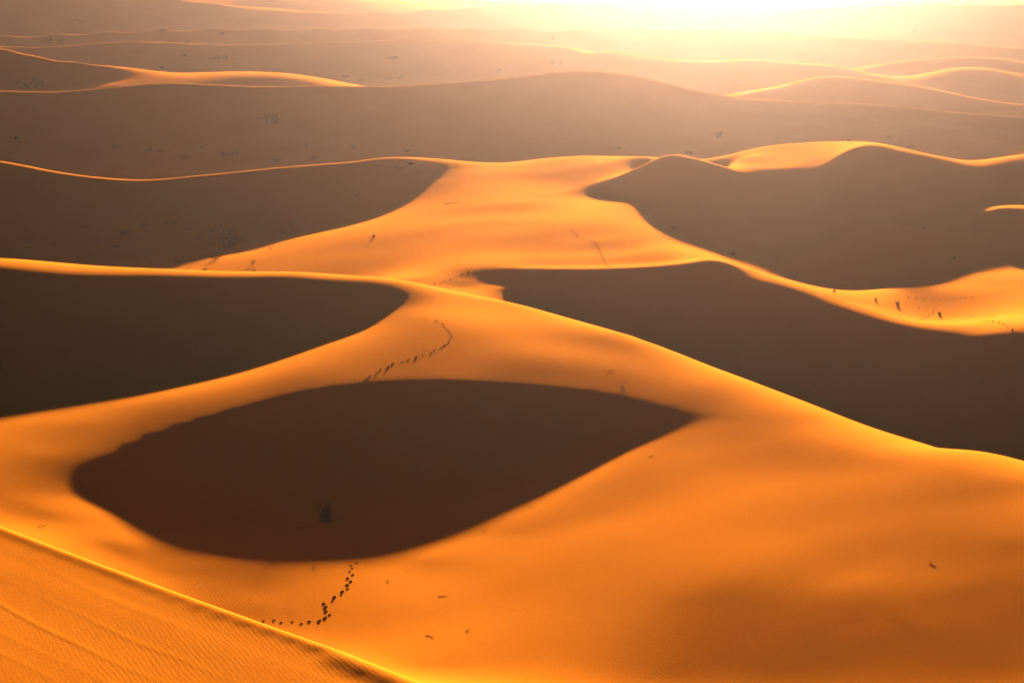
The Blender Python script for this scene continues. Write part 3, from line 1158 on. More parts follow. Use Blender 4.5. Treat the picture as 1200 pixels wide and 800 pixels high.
-0.377351,6.302619,0,0,0,7.271901,0.0001
-0.373164,6.276643,0,0,0,3.016666,0
-0.383249,6.249975,0,0,0,-0.43125,0.0001
-0.363595,6.302619,0,0,0,7.154165,0.0001
-0.359039,6.276643,0,0,0,2.95949,0
-0.368743,6.249975,0,0,0,-0.452691,0.0001
-0.349833,6.302619,0,0,0,7.054108,0.0001
-0.34491,6.276643,0,0,0,2.910494,0
-0.354232,6.249975,0,0,0,-0.471065,0.0001
-0.336066,6.302619,0,0,0,6.968365,0.0001
-0.330776,6.276643,0,0,0,2.867241,0
-0.339716,6.249975,0,0,0,-0.487285,0.0001
-0.322295,6.302619,0,0,0,6.892671,0.0001
-0.31664,6.276643,0,0,0,2.827289,0
-0.325198,6.249975,0,0,0,-0.502267,0.0001
-0.308521,6.302619,0,0,0,6.822756,0.0001
-0.302503,6.276643,0,0,0,2.788199,0
-0.310679,6.249975,0,0,0,-0.516925,0.0001
-0.294747,6.302619,0,0,0,6.754349,0.0001
-0.288365,6.276643,0,0,0,2.74753,0
-0.296159,6.249975,0,0,0,-0.532176,0.0001
-0.280971,6.302619,0,0,0,6.683178,0.0001
-0.274229,6.276643,0,0,0,2.691656,0
-0.28164,6.249975,0,0,0,-0.553129,0.0001
-0.267197,6.302619,0,0,0,6.585398,0.0001
-0.260094,6.276643,0,0,0,2.607878,0
-0.267123,6.249975,0,0,0,-0.584546,0.0001
-0.253425,6.302619,0,0,0,6.438786,0.0001
-0.245945,6.276643,0,0,0,2.659969,0
-0.252592,6.249975,0,0,0,-0.565012,0.0001
-0.239639,6.302619,0,0,0,6.529946,0.0001
-0.231784,6.276643,0,0,0,2.905976,0
-0.238048,6.249975,0,0,0,-0.472759,0.0001
-0.225841,6.302619,0,0,0,6.960458,0.0001
-0.217628,6.276643,0,0,0,3.176111,0
-0.22351,6.249975,0,0,0,-0.371458,0.0001
-0.212048,6.302619,0,0,0,7.433195,0.0001
-0.203479,6.276643,0,0,0,3.472966,0
-0.208979,6.249975,0,0,0,-0.260138,0.0001
-0.198262,6.302619,0,0,0,7.952691,0.0001
-0.189345,6.276643,0,0,0,3.620178,0
-0.194463,6.249975,0,0,0,-0.204933,0.0001
-0.18449,6.302619,0,0,0,8.210311,0.0001
-0.175221,6.276643,0,0,0,3.543309,0
-0.179957,6.249975,0,0,0,-0.233759,0.0001
-0.170728,6.302619,0,0,0,8.07579,0.0001
-0.161113,6.276503,0,0,0,3.417562,0
-0.165468,6.249831,0,0,0,-0.280914,0.0001
-0.156981,6.302482,0,0,0,7.855733,0.0001
-0.14701,6.276395,0,0,0,3.264497,0
-0.150985,6.24972,0,0,0,-0.338314,0.0001
-0.14324,6.302377,0,0,0,7.587869,0.0001
-0.132874,6.277261,0,0,0,3.207022,0
-0.136463,6.250609,0,0,0,-0.359867,0.0001
-0.129469,6.30322,0,0,0,7.487289,0.0001
-0.118713,6.279051,0,0,0,3.239603,0
-0.121913,6.252448,0,0,0,-0.347649,0.0001
-0.115676,6.304965,0,0,0,7.544305,0.0001
-0.104557,6.281022,0,0,0,3.23816,0
-0.10737,6.254472,0,0,0,-0.34819,0.0001
-0.101887,6.306885,0,0,0,7.541781,0.0001
-0.090407,6.283419,0,0,0,3.148938,0
-0.092834,6.256934,0,0,0,-0.381648,0.0001
-0.088104,6.309222,0,0,0,7.385641,0.0001
-0.076263,6.285493,0,0,0,3.084077,0
-0.078305,6.259063,0,0,0,-0.405971,0.0001
-0.074324,6.311242,0,0,0,7.272135,0.0001
-0.062128,6.286233,0,0,0,3.158856,0
-0.063791,6.259823,0,0,0,-0.377929,0.0001
-0.06055,6.311964,0,0,0,7.402997,0.0001
-0.048004,6.286032,0,0,0,3.330085,0
-0.049289,6.259616,0,0,0,-0.313718,0.0001
-0.046785,6.311768,0,0,0,7.702649,0.0001
-0.033893,6.285604,0,0,0,3.530054,0
-0.0348,6.259177,0,0,0,-0.23873,0.0001
-0.033031,6.311351,0,0,0,8.052594,0.0001
-0.019794,6.284804,0,0,0,3.770441,0
-0.020325,6.258355,0,0,0,-0.148585,0.0001
-0.019291,6.310571,0,0,0,8.473271,0.0001
-0.00572,6.283225,0,0,0,4.068464,0
-0.005874,6.256734,0,0,0,-0.036826,0.0001
-0.005574,6.309033,0,0,0,8.994812,0.0001
0.008312,6.280222,0,0,0,4.467942,0
0.008536,6.253651,0,0,0,0.112978,0.0001
0.0081,6.306106,0,0,0,9.693898,0.0001
0.022331,6.276778,0,0,0,4.881848,0
0.022934,6.250113,0,0,0,0.268193,0.0001
0.021758,6.30275,0,0,0,10.418235,0.0001
0.036441,6.276342,0,0,0,5.03467,0
0.037427,6.249665,0,0,0,0.325501,0.0001
0.035507,6.302325,0,0,0,10.685673,0.0001
0.050552,6.276673,0,0,0,4.946866,0
0.051918,6.250005,0,0,0,0.292575,0.0001
0.049256,6.302647,0,0,0,10.532016,0.0001
0.064602,6.276568,0,0,0,4.604318,0
0.066348,6.249897,0,0,0,0.164119,0.0001
0.062945,6.302545,0,0,0,9.932557,0.0001
0.07844,6.275137,0,0,0,3.986861,0
0.080563,6.248428,0,0,0,-0.067427,0.0001
0.076426,6.301151,0,0,0,8.852007,0.0001
0.092246,6.273069,0,0,0,3.295816,0
0.094748,6.246304,0,0,0,-0.326569,0.0001
0.089872,6.299137,0,0,0,7.642678,0.0001
0.106165,6.270723,0,0,0,2.714725,0
0.109052,6.243894,0,0,0,-0.544478,0.0001
0.103427,6.296851,0,0,0,6.625768,0.0001
0.120166,6.268812,0,0,0,2.23372,0
0.12344,6.241931,0,0,0,-0.724855,0.0001
0.117062,6.294989,0,0,0,5.78401,0.0001
0.134285,6.26837,0,0,0,1.929379,0
0.137946,6.241477,0,0,0,-0.838983,0.0001
0.130814,6.294559,0,0,0,5.251413,0.0001
0.148474,6.268735,0,0,0,1.743274,0
0.152519,6.241852,0,0,0,-0.908772,0.0001
0.144637,6.294914,0,0,0,4.925729,0.0001
0.16267,6.269092,0,0,0,1.59902,0
0.167101,6.242219,0,0,0,-0.962868,0.0001
0.158468,6.295262,0,0,0,4.673285,0.0001
0.176855,6.269096,0,0,0,1.495928,0
0.181672,6.242223,0,0,0,-1.001527,0.0001
0.172286,6.295266,0,0,0,4.48982,0.0001
0.191043,6.269096,0,0,0,1.423295,0
0.196247,6.242223,0,0,0,-1.028764,0.0001
0.186109,6.295266,0,0,0,4.308239,0.0001
0.205222,6.269096,0,0,0,1.239379,0
0.210811,6.242223,0,0,0,-1.097733,0.0001
0.199921,6.295266,0,0,0,3.848448,0.0001
0.219392,6.269096,0,0,0,0.930192,0
0.225368,6.242223,0,0,0,-1.213678,0.0001
0.213725,6.295266,0,0,0,3.075481,0.0001
0.233572,6.269096,0,0,0,0.615975,0
0.239934,6.242223,0,0,0,-1.331509,0.0001
0.227539,6.295266,0,0,0,2.289938,0.0001
0.24777,6.269096,0,0,0,0.242735,0
0.254519,6.242223,0,0,0,-1.42859,0.0001
0.24137,6.295266,0,0,0,1.642735,0.0001
0.261981,6.269096,0,0,0,-0.345227,0
0.269117,6.242223,0,0,0,-1.516784,0.0001
0.255214,6.295266,0,0,0,1.054773,0.0001
0.276197,6.269096,0,0,0,-0.847247,0
0.28372,6.242223,0,0,0,-1.847247,0.0001
0.269063,6.295266,0,0,0,0.552753,0.0001
0.290413,6.269096,0,0,0,-1.226582,0
0.298323,6.242223,0,0,0,-2.226582,0.0001
0.282912,6.295266,0,0,0,0.173418,0.0001
0.304627,6.269096,0,0,0,-1.449731,0
0.312924,6.242223,0,0,0,-2.449731,0.0001
0.296759,6.295266,0,0,0,-0.049731,0.0001
0.318839,6.269096,0,0,0,-1.553797,0
0.327523,6.242223,0,0,0,-2.553797,0.0001
0.310603,6.295266,0,0,0,-0.153797,0.0001
0.333048,6.269096,0,0,0,-1.581362,0
0.342119,6.242223,0,0,0,-2.581362,0.0001
0.324445,6.295266,0,0,0,-0.181362,0.0001
0.347256,6.269096,0,0,0,-1.575032,0
0.356714,6.242223,0,0,0,-2.575032,0.0001
0.338286,6.295266,0,0,0,-0.175032,0.0001
0.361464,6.269096,0,0,0,-1.57742,0
0.371309,6.242223,0,0,0,-2.57742,0.0001
0.352127,6.295266,0,0,0,-0.17742,0.0001
0.375675,6.269096,0,0,0,-1.631139,0
0.385908,6.242223,0,0,0,-2.631139,0.0001
0.365972,6.295266,0,0,0,-0.231139,0.0001
-0.49371,6.319015,0,0,0,11.53041,0
-0.483221,6.33678,0,0,0,12.43041,0
-0.480211,6.319015,0,0,0,11.3001,0
-0.469959,6.33678,0,0,0,12.2001,0
-0.466711,6.319015,0,0,0,11.06029,0
-0.456697,6.33678,0,0,0,11.96029,0
-0.45321,6.319015,0,0,0,10.815073,0
-0.443434,6.33678,0,0,0,11.715073,0
-0.439707,6.319015,0,0,0,10.568547,0
-0.430168,6.33678,0,0,0,11.468547,0
-0.426201,6.319015,0,0,0,10.32481,0
-0.4169,6.33678,0,0,0,11.22481,0
-0.41269,6.319015,0,0,0,10.087966,0
-0.403627,6.33678,0,0,0,10.987966,0
-0.399175,6.319015,0,0,0,9.86212,0
-0.39035,6.33678,0,0,0,10.76212,0
-0.385655,6.319015,0,0,0,9.651381,0
-0.377068,6.33678,0,0,0,10.551381,0
-0.372129,6.319015,0,0,0,9.459859,0
-0.36378,6.33678,0,0,0,10.359859,0
-0.358597,6.319015,0,0,0,9.291665,0
-0.350486,6.33678,0,0,0,10.191665,0
-0.345058,6.319015,0,0,0,9.148725,0
-0.337186,6.33678,0,0,0,10.048725,0
-0.331515,6.319015,0,0,0,9.026236,0
-0.323881,6.33678,0,0,0,9.926236,0
-0.317968,6.319015,0,0,0,8.918101,0
-0.310573,6.33678,0,0,0,9.818101,0
-0.304418,6.319015,0,0,0,8.818222,0
-0.297262,6.33678,0,0,0,9.718222,0
-0.290867,6.319015,0,0,0,8.720498,0
-0.28395,6.33678,0,0,0,9.620498,0
-0.277316,6.319015,0,0,0,8.618826,0
-0.270637,6.33678,0,0,0,9.518826,0
-0.263766,6.319015,0,0,0,8.479139,0
-0.257326,6.33678,0,0,0,9.379139,0
-0.250218,6.319015,0,0,0,8.269694,0
-0.244016,6.33678,0,0,0,9.169694,0
-0.236656,6.319015,0,0,0,8.399923,0
-0.230693,6.33678,0,0,0,9.299923,0
-0.223082,6.319015,0,0,0,9.01494,0
-0.217358,6.33678,0,0,0,9.91494,0
-0.209514,6.319015,0,0,0,9.690279,0
-0.204029,6.33678,0,0,0,10.590279,0
-0.195952,6.319015,0,0,0,10.432416,0
-0.190705,6.33678,0,0,0,11.332416,0
-0.182404,6.319015,0,0,0,10.800445,0
-0.177396,6.33678,0,0,0,11.700445,0
-0.168866,6.319015,0,0,0,10.608272,0
-0.164096,6.33678,0,0,0,11.508272,0
-0.155342,6.31888,0,0,0,10.293904,0
-0.15081,6.336648,0,0,0,11.193904,0
-0.141824,6.318776,0,0,0,9.911242,0
-0.13753,6.336546,0,0,0,10.811242,0
-0.128279,6.319606,0,0,0,9.767556,0
-0.124226,6.337361,0,0,0,10.667556,0
-0.114711,6.321323,0,0,0,9.849008,0
-0.110904,6.339048,0,0,0,10.749008,0
-0.101148,6.323212,0,0,0,9.845401,0
-0.097585,6.340903,0,0,0,10.745401,0
-0.087589,6.32551,0,0,0,9.622344,0
-0.084272,6.343162,0,0,0,10.522344,0
-0.074032,6.327498,0,0,0,9.460193,0
-0.070958,6.345115,0,0,0,10.360193,0
-0.06048,6.328208,0,0,0,9.647139,0
-0.057645,6.345813,0,0,0,10.547139,0
-0.046936,6.328015,0,0,0,10.075213,0
-0.044337,6.345623,0,0,0,10.975213,0
-0.033405,6.327605,0,0,0,10.575135,0
-0.031041,6.34522,0,0,0,11.475135,0
-0.019886,6.326838,0,0,0,11.176102,0
-0.017757,6.344466,0,0,0,12.076102,0
-0.006393,6.325324,0,0,0,11.92116,0
-0.004496,6.342979,0,0,0,12.82116,0
0.007058,6.322445,0,0,0,12.919855,0
0.008724,6.340151,0,0,0,13.819855,0
0.02049,6.319144,0,0,0,13.954621,0
0.021925,6.336907,0,0,0,14.854621,0
0.034015,6.318725,0,0,0,14.336675,0
0.035212,6.336496,0,0,0,15.236675,0
0.047541,6.319042,0,0,0,14.117165,0
0.0485,6.336807,0,0,0,15.017165,0
0.061007,6.318942,0,0,0,13.260796,0
0.061729,6.336709,0,0,0,14.160796,0
0.074266,6.317571,0,0,0,11.717152,0
0.074755,6.335361,0,0,0,12.617152,0
0.087489,6.315589,0,0,0,9.98954,0
0.087745,6.333415,0,0,0,10.88954,0
0.100817,6.313341,0,0,0,8.536812,0
0.100838,6.331206,0,0,0,9.436812,0
0.114223,6.311509,0,0,0,7.334301,0
0.114006,6.329407,0,0,0,8.234301,0
0.127749,6.311086,0,0,0,6.573447,0
0.127292,6.328991,0,0,0,7.473447,0
0.141346,6.311435,0,0,0,6.108185,0
0.140648,6.329335,0,0,0,7.008185,0
0.154952,6.311778,0,0,0,5.747549,0
0.154013,6.329671,0,0,0,6.647549,0
0.168544,6.311782,0,0,0,5.48982,0
0.167363,6.329675,0,0,0,6.38982,0
0.182139,6.311782,0,0,0,5.308239,0
0.180718,6.329675,0,0,0,6.208239,0
0.195725,6.311782,0,0,0,4.848448,0
0.194063,6.329675,0,0,0,5.748448,0
0.209303,6.311782,0,0,0,4.075481,0
0.2074,6.329675,0,0,0,4.975481,0
0.222891,6.311782,0,0,0,3.289938,0
0.220747,6.329675,0,0,0,4.189938,0
0.236496,6.311782,0,0,0,2.642735,0
0.234111,6.329675,0,0,0,3.542735,0
0.250113,6.311782,0,0,0,2.054773,0
0.247486,6.329675,0,0,0,2.954773,0
0.263735,6.311782,0,0,0,1.552753,0
0.260867,6.329675,0,0,0,2.452753,0
0.277357,6.311782,0,0,0,1.173418,0
0.274247,6.329675,0,0,0,2.073418,0
0.290977,6.311782,0,0,0,0.950269,0
0.287626,6.329675,0,0,0,1.850269,0
0.304595,6.311782,0,0,0,0.846203,0
0.301002,6.329675,0,0,0,1.746203,0
0.31821,6.311782,0,0,0,0.818638,0
0.314376,6.329675,0,0,0,1.718638,0
0.331824,6.311782,0,0,0,0.824968,0
0.327748,6.329675,0,0,0,1.724968,0
0.345439,6.311782,0,0,0,0.82258,0
0.341121,6.329675,0,0,0,1.72258,0
0.359056,6.311782,0,0,0,0.768861,0
0.354498,6.329675,0,0,0,1.668861,0
-0.442105,6.461468,0,0,0,19.551394,0
-0.424109,6.461468,0,0,0,19.515767,0
-0.406103,6.461468,0,0,0,19.535569,0
-0.388093,6.461468,0,0,0,19.572735,0
-0.370088,6.461468,0,0,0,19.589202,0
-0.352092,6.461468,0,0,0,19.546908,0
-0.334111,6.461468,0,0,0,19.407783,0
-0.316149,6.461468,0,0,0,19.133723,0
-0.29815,6.461468,0,0,0,18.879321,0
-0.280106,6.461468,0,0,0,18.701776,0
-0.262424,6.461468,0,0,0,17.286956,0
-0.245058,6.461468,0,0,0,14.78323,0
-0.227304,6.461468,0,0,0,13.251797,0
-0.209493,6.461468,0,0,0,11.86761,0
-0.191622,6.461468,0,0,0,10.671968,0
-0.173755,6.46147,0,0,0,9.404312,0
-0.155705,6.461927,0,0,0,9.234172,0
-0.137608,6.460176,0,0,0,9.27678,0
-0.119655,6.454403,0,0,0,8.779807,0
-0.102163,6.44254,0,0,0,6.778283,0
-0.444228,6.457575,0,0,0,18.426394,0
-0.439999,6.465347,0,0,0,18.926394,0
-0.426162,6.457575,0,0,0,18.390767,0
-0.422072,6.465347,0,0,0,18.890767,0
-0.408085,6.457575,0,0,0,18.410569,0
-0.404136,6.465347,0,0,0,18.910569,0
-0.390005,6.457575,0,0,0,18.447735,0
-0.386196,6.465347,0,0,0,18.947735,0
-0.37193,6.457575,0,0,0,18.464202,0
-0.36826,6.465347,0,0,0,18.964202,0
-0.353864,6.457575,0,0,0,18.421908,0
-0.350334,6.465347,0,0,0,18.921908,0
-0.335813,6.457575,0,0,0,18.282783,0
-0.332423,6.465347,0,0,0,18.782783,0
-0.31778,6.457575,0,0,0,18.008723,0
-0.31453,6.465347,0,0,0,18.508723,0
-0.299711,6.457575,0,0,0,17.754321,0
-0.296601,6.465347,0,0,0,18.254321,0
-0.281597,6.457575,0,0,0,17.576776,0
-0.278627,6.465347,0,0,0,18.076776,0
-0.263845,6.457575,0,0,0,16.161956,0
-0.261013,6.465347,0,0,0,16.661956,0
-0.246412,6.457575,0,0,0,13.65823,0
-0.243714,6.465347,0,0,0,14.15823,0
-0.228589,6.457575,0,0,0,12.126797,0
-0.22603,6.465347,0,0,0,12.626797,0
-0.311647,6.393591,0,0,0,3,0
-0.267011,6.39693,0,0,0,4,0
-0.240163,6.400257,0,0,0,5.5,0
-0.213259,6.40688,0,0,0,8,0
-0.066691,6.461468,0,0,0,3,0
-0.022238,6.476972,0,0,0,1,0
0.044506,6.461468,0,0,0,0,0
0.089071,6.44572,0,0,0,-1,0
-0.266473,6.536692,0,0,0,2,0
-0.199791,6.536692,0,0,0,3,0
-0.133152,6.536692,0,0,0,4,0
-0.397895,6.684612,0,0,0,9.439242,0
-0.377642,6.684612,0,0,0,9.262952,0
-0.357382,6.684612,0,0,0,9.134924,0
-0.337119,6.684612,0,0,0,9.014292,0
-0.316859,6.684612,0,0,0,8.860178,0
-0.296606,6.684612,0,0,0,8.631689,0
-0.276362,6.684612,0,0,0,8.287905,0
-0.256131,6.684612,0,0,0,7.756341,0
-0.235845,6.684612,0,0,0,8.110611,0
-0.215538,6.684612,0,0,0,9.256455,0
-0.195267,6.684612,0,0,0,10.04415,0
-0.175024,6.684612,0,0,0,9.497559,0
-0.154781,6.684612,0,0,0,8.981724,0
-0.134522,6.684612,0,0,0,8.761194,0
-0.11424,6.684612,0,0,0,9.171349,0
-0.093966,6.684612,0,0,0,9.80115,0
-0.073699,6.68463,0,0,0,10.391709,0
-0.053431,6.6847,0,0,0,10.665641,0
-0.03318,6.684059,0,0,0,10.292952,0
-0.012917,6.679192,0,0,0,10.139684,0
0.007326,6.664784,0,0,0,10.201016,0
0.027506,6.639479,0,0,0,9.861771,0
0.04765,6.614253,0,0,0,9.203603,0
0.067869,6.604608,0,0,0,8.192011,0
0.088121,6.603763,0,0,0,6.804173,0
0.108416,6.603944,0,0,0,6.626516,0
0.128721,6.603944,0,0,0,6.876987,0
0.149017,6.603944,0,0,0,5.690221,0
0.169347,6.603944,0,0,0,4.427971,0
0.189382,6.603944,0,0,0,1.35744,0
0.209595,6.603944,0,0,0,1.027993,0
0.229515,6.603944,0,0,0,3.616995,0
0.24971,6.603944,0,0,0,3.290502,0
0.270018,6.603944,0,0,0,0.859411,0
0.290402,6.603944,0,0,0,-0.290091,0
0.310812,6.603944,0,0,0,-1.240281,0
-0.401022,6.678375,0,0,0,8.339242,0
-0.394806,6.69081,0,0,0,8.339242,0
-0.380643,6.678375,0,0,0,8.162952,0
-0.374678,6.69081,0,0,0,8.162952,0
-0.360256,6.678375,0,0,0,8.034924,0
-0.354543,6.69081,0,0,0,8.034924,0
-0.339867,6.678375,0,0,0,7.914292,0
-0.334406,6.69081,0,0,0,7.914292,0
-0.31948,6.678375,0,0,0,7.760178,0
-0.314271,6.69081,0,0,0,7.760178,0
-0.2991,6.678375,0,0,0,7.531689,0
-0.294143,6.69081,0,0,0,7.531689,0
-0.278729,6.678375,0,0,0,7.187905,0
-0.274024,6.69081,0,0,0,7.187905,0
-0.258372,6.678375,0,0,0,6.656341,0
-0.253918,6.69081,0,0,0,6.656341,0
-0.237959,6.678375,0,0,0,7.010611,0
-0.233757,6.69081,0,0,0,7.010611,0
-0.217525,6.678375,0,0,0,8.156455,0
-0.213576,6.69081,0,0,0,8.156455,0
-0.197127,6.678375,0,0,0,8.94415,0
-0.193431,6.69081,0,0,0,8.94415,0
-0.176757,6.678375,0,0,0,8.397559,0
-0.173312,6.69081,0,0,0,8.397559,0
-0.156388,6.678375,0,0,0,7.881724,0
-0.153194,6.69081,0,0,0,7.881724,0
-0.136002,6.678375,0,0,0,7.661194,0
-0.133061,6.69081,0,0,0,7.661194,0
-0.115592,6.678375,0,0,0,8.071349,0
-0.112903,6.69081,0,0,0,8.071349,0
-0.095192,6.678375,0,0,0,8.70115,0
-0.092755,6.69081,0,0,0,8.70115,0
-0.074798,6.678393,0,0,0,9.291709,0
-0.072613,6.690828,0,0,0,9.291709,0
-0.054403,6.678464,0,0,0,9.565641,0
-0.052471,6.690898,0,0,0,9.565641,0
-0.034026,6.677818,0,0,0,9.192952,0
-0.032344,6.690261,0,0,0,9.192952,0
-0.01364,6.672921,0,0,0,9.039684,0
-0.012203,6.685424,0,0,0,9.039684,0
0.047064,6.603522,0,0,0,9.363603,0
0.048224,6.62487,0,0,0,8.243603,0
0.067498,6.593772,0,0,0,8.352011,0
0.068233,6.615327,0,0,0,7.232011,0
0.087969,6.592919,0,0,0,6.964173,0
0.088269,6.614492,0,0,0,5.844173,0
0.108486,6.593101,0,0,0,6.786516,0
0.108347,6.61467,0,0,0,5.666516,0
0.129012,6.593101,0,0,0,7.036987,0
0.128435,6.61467,0,0,0,5.916987,0
0.149529,6.593101,0,0,0,5.850221,0
0.148515,6.61467,0,0,0,4.730221,0
0.170081,6.593101,0,0,0,4.587971,0
0.168628,6.61467,0,0,0,3.467971,0
0.190334,6.593101,0,0,0,1.51744,0
0.188449,6.61467,0,0,0,0.39744,0
0.210768,6.593101,0,0,0,1.187993,0
0.208447,6.61467,0,0,0,0.067993,0
0.230905,6.593101,0,0,0,3.776995,0
0.228155,6.61467,0,0,0,2.656995,0
0.251321,6.593101,0,0,0,3.450502,0
0.248135,6.61467,0,0,0,2.330502,0
0.27185,6.593101,0,0,0,1.019411,0
0.268226,6.61467,0,0,0,-0.100589,0
0.292455,6.593101,0,0,0,-0.130091,0
0.288392,6.61467,0,0,0,-1.250091,0
0.313088,6.593101,0,0,0,-1.080281,0
0.308584,6.61467,0,0,0,-2.200281,0
-0.42161,6.626718,0,0,0,-3.5,0.001
-0.376705,6.739337,0,0,0,-2.5,0.01
-0.400151,6.626718,0,0,0,-3.5,0.001
-0.357531,6.739337,0,0,0,-2.5,0.01
-0.378683,6.626718,0,0,0,-3.5,0.001
-0.33835,6.739337,0,0,0,-2.5,0.01
-0.357213,6.626718,0,0,0,-3.5,0.001
-0.319166,6.739337,0,0,0,-2.5,0.01
-0.335745,6.626718,0,0,0,-3.5,0.001
-0.299985,6.739337,0,0,0,-2.5,0.01
-0.314284,6.626718,0,0,0,-3.5,0.001
-0.28081,6.739337,0,0,0,-2.5,0.01
-0.292834,6.626718,0,0,0,-3.5,0.001
-0.261644,6.739337,0,0,0,-2.5,0.01
-0.271397,6.626718,0,0,0,-3.5,0.001
-0.242491,6.739337,0,0,0,-2.5,0.01
-0.249902,6.626718,0,0,0,-3.5,0.001
-0.223285,6.739337,0,0,0,-2.5,0.01
-0.228385,6.626718,0,0,0,-3.5,0.001
-0.20406,6.739337,0,0,0,-2.5,0.01
-0.206906,6.626718,0,0,0,-3.5,0.001
-0.184869,6.739337,0,0,0,-2.5,0.01
-0.185455,6.626718,0,0,0,-3.5,0.001
-0.165703,6.739337,0,0,0,-2.5,0.01
-0.164007,6.626718,0,0,0,-3.5,0.001
-0.146538,6.739337,0,0,0,-2.5,0.01
-0.14254,6.626718,0,0,0,-3.5,0.001
-0.127359,6.739337,0,0,0,-2.5,0.01
-0.121048,6.626718,0,0,0,-3.5,0.001
-0.108156,6.739337,0,0,0,-2.5,0.01
-0.099567,6.626718,0,0,0,-3.5,0.001
-0.088962,6.739337,0,0,0,-2.5,0.01
-0.078092,6.626737,0,0,0,-3.5,0.001
-0.069774,6.739354,0,0,0,-2.5,0.01
-0.056615,6.626811,0,0,0,-3.5,0.001
-0.050586,6.73942,0,0,0,-2.5,0.01
-0.035158,6.626132,0,0,0,-3.5,0.001
-0.031412,6.738813,0,0,0,-2.5,0.01
-0.013692,6.620974,0,0,0,-3.5,0.001
-0.012226,6.734206,0,0,0,-2.5,0.01
0.007772,6.605696,0,0,0,-3.5,0.001
0.006928,6.720575,0,0,0,-2.5,0.01
0.029225,6.578829,0,0,0,-3.5,0.001
0.025977,6.696659,0,0,0,-2.5,0.01
0.050711,6.552005,0,0,0,-3.5,0.001
0.044938,6.672852,0,0,0,-2.5,0.01
0.072273,6.541737,0,0,0,-3.5,0.001
0.063971,6.663758,0,0,0,-2.5,0.01
0.093844,6.540838,0,0,0,-3.5,0.001
0.083055,6.662963,0,0,0,-2.5,0.01
0.115456,6.54103,0,0,0,-3.5,0.001
0.102185,6.663133,0,0,0,-2.5,0.01
0.137079,6.54103,0,0,0,-3.5,0.001
0.121323,6.663133,0,0,0,-2.5,0.01
0.158693,6.54103,0,0,0,-3.5,0.001
0.140453,6.663133,0,0,0,-2.5,0.01
0.180343,6.54103,0,0,0,-3.5,0.001
0.159614,6.663133,0,0,0,-2.5,0.01
0.201679,6.54103,0,0,0,-3.5,0.001
0.178498,6.663133,0,0,0,-2.5,0.01
0.223205,6.54103,0,0,0,-3.5,0.001
0.19755,6.663133,0,0,0,-2.5,0.01
0.244419,6.54103,0,0,0,-3.5,0.001
0.216325,6.663133,0,0,0,-2.5,0.01
0.265925,6.54103,0,0,0,-3.5,0.001
0.235359,6.663133,0,0,0,-2.5,0.01
0.287552,6.54103,0,0,0,-3.5,0.001
0.2545,6.663133,0,0,0,-2.5,0.01
0.309259,6.54103,0,0,0,-3.5,0.001
0.273712,6.663133,0,0,0,-2.5,0.01
0.330995,6.54103,0,0,0,-3.5,0.001
0.292949,6.663133,0,0,0,-2.5,0.01
0.120035,6.461468,0,0,0,3.214299,0
0.138952,6.461468,0,0,0,5.324892,0
0.157601,6.461468,0,0,0,8.02952,0
0.176851,6.461468,0,0,0,8.082962,0
0.196117,6.461468,0,0,0,6.512095,0
0.215355,6.461468,0,0,0,4.816416,0
0.234442,6.461468,0,0,0,2.301301,0
0.253639,6.461468,0,0,0,0.112419,0
0.272972,6.461468,0,0,0,-1.194233,0
0.292336,6.461468,0,0,0,-1.517972,0
0.311711,6.461468,0,0,0,-1.608773,0
0.177674,6.450528,0,0,0,7.242962,0
0.176045,6.47229,0,0,0,7.032962,0
0.197152,6.450528,0,0,0,5.672095,0
0.195104,6.47229,0,0,0,5.462095,0
0.216602,6.450528,0,0,0,3.976416,0
0.214135,6.47229,0,0,0,3.766416,0
0.235899,6.450528,0,0,0,1.461301,0
0.233016,6.47229,0,0,0,1.251301,0
0.255307,6.450528,0,0,0,-0.727581,0
0.252007,6.47229,0,0,0,-0.937581,0
0.274853,6.450528,0,0,0,-2.034233,0
0.271131,6.47229,0,0,0,-2.244233,0
0.29443,6.450528,0,0,0,-2.357972,0
0.290287,6.47229,0,0,0,-2.567972,0
0.314018,6.450528,0,0,0,-2.448773,0
0.309453,6.47229,0,0,0,-2.658773,0
0.121171,6.452049,0,0,0,3.364299,0.001
0.122523,6.440947,0,0,0,3.314299,0.001
0.126352,6.410175,0,0,0,-4,0.001
0.140267,6.452049,0,0,0,5.474892,0.001
0.141833,6.440947,0,0,0,5.424892,0.001
0.146265,6.410175,0,0,0,-4,0.001
0.165352,6.413459,0,0,0,-4.5,0.001
0.185549,6.413459,0,0,0,-4.5,0.001
0.205762,6.413459,0,0,0,-4.5,0.001
0.225946,6.413459,0,0,0,-4.5,0.001
0.245972,6.413459,0,0,0,-4.5,0.001
0.266113,6.413459,0,0,0,-4.5,0.001
0.286397,6.413459,0,0,0,-4.5,0.001
0.306713,6.413459,0,0,0,-4.5,0.001
0.327041,6.413459,0,0,0,-4.5,0.001
0.181767,6.684612,0,0,0,-0.743029,0
0.199859,6.684612,0,0,0,1.592544,0
0.218164,6.684612,0,0,0,2.841517,0
0.236569,6.684612,0,0,0,3.477225,0
0.254972,6.684612,0,0,0,2.529276,0
0.273366,6.684612,0,0,0,0.365748,0
0.291855,6.684612,0,0,0,-0.472019,0
0.310365,6.684612,0,0,0,-1.095152,0
0.18267,6.673357,0,0,0,-0.473029,0
0.180885,6.695741,0,0,0,-1.643029,0
0.200966,6.673357,0,0,0,1.862544,0
0.198776,6.695741,0,0,0,0.692544,0
0.219479,6.673357,0,0,0,3.111517,0
0.216878,6.695741,0,0,0,1.941517,0
0.238092,6.673357,0,0,0,3.747225,0
0.23508,6.695741,0,0,0,2.577225,0
-0.397514,6.791221,0,0,0,7.642724,0
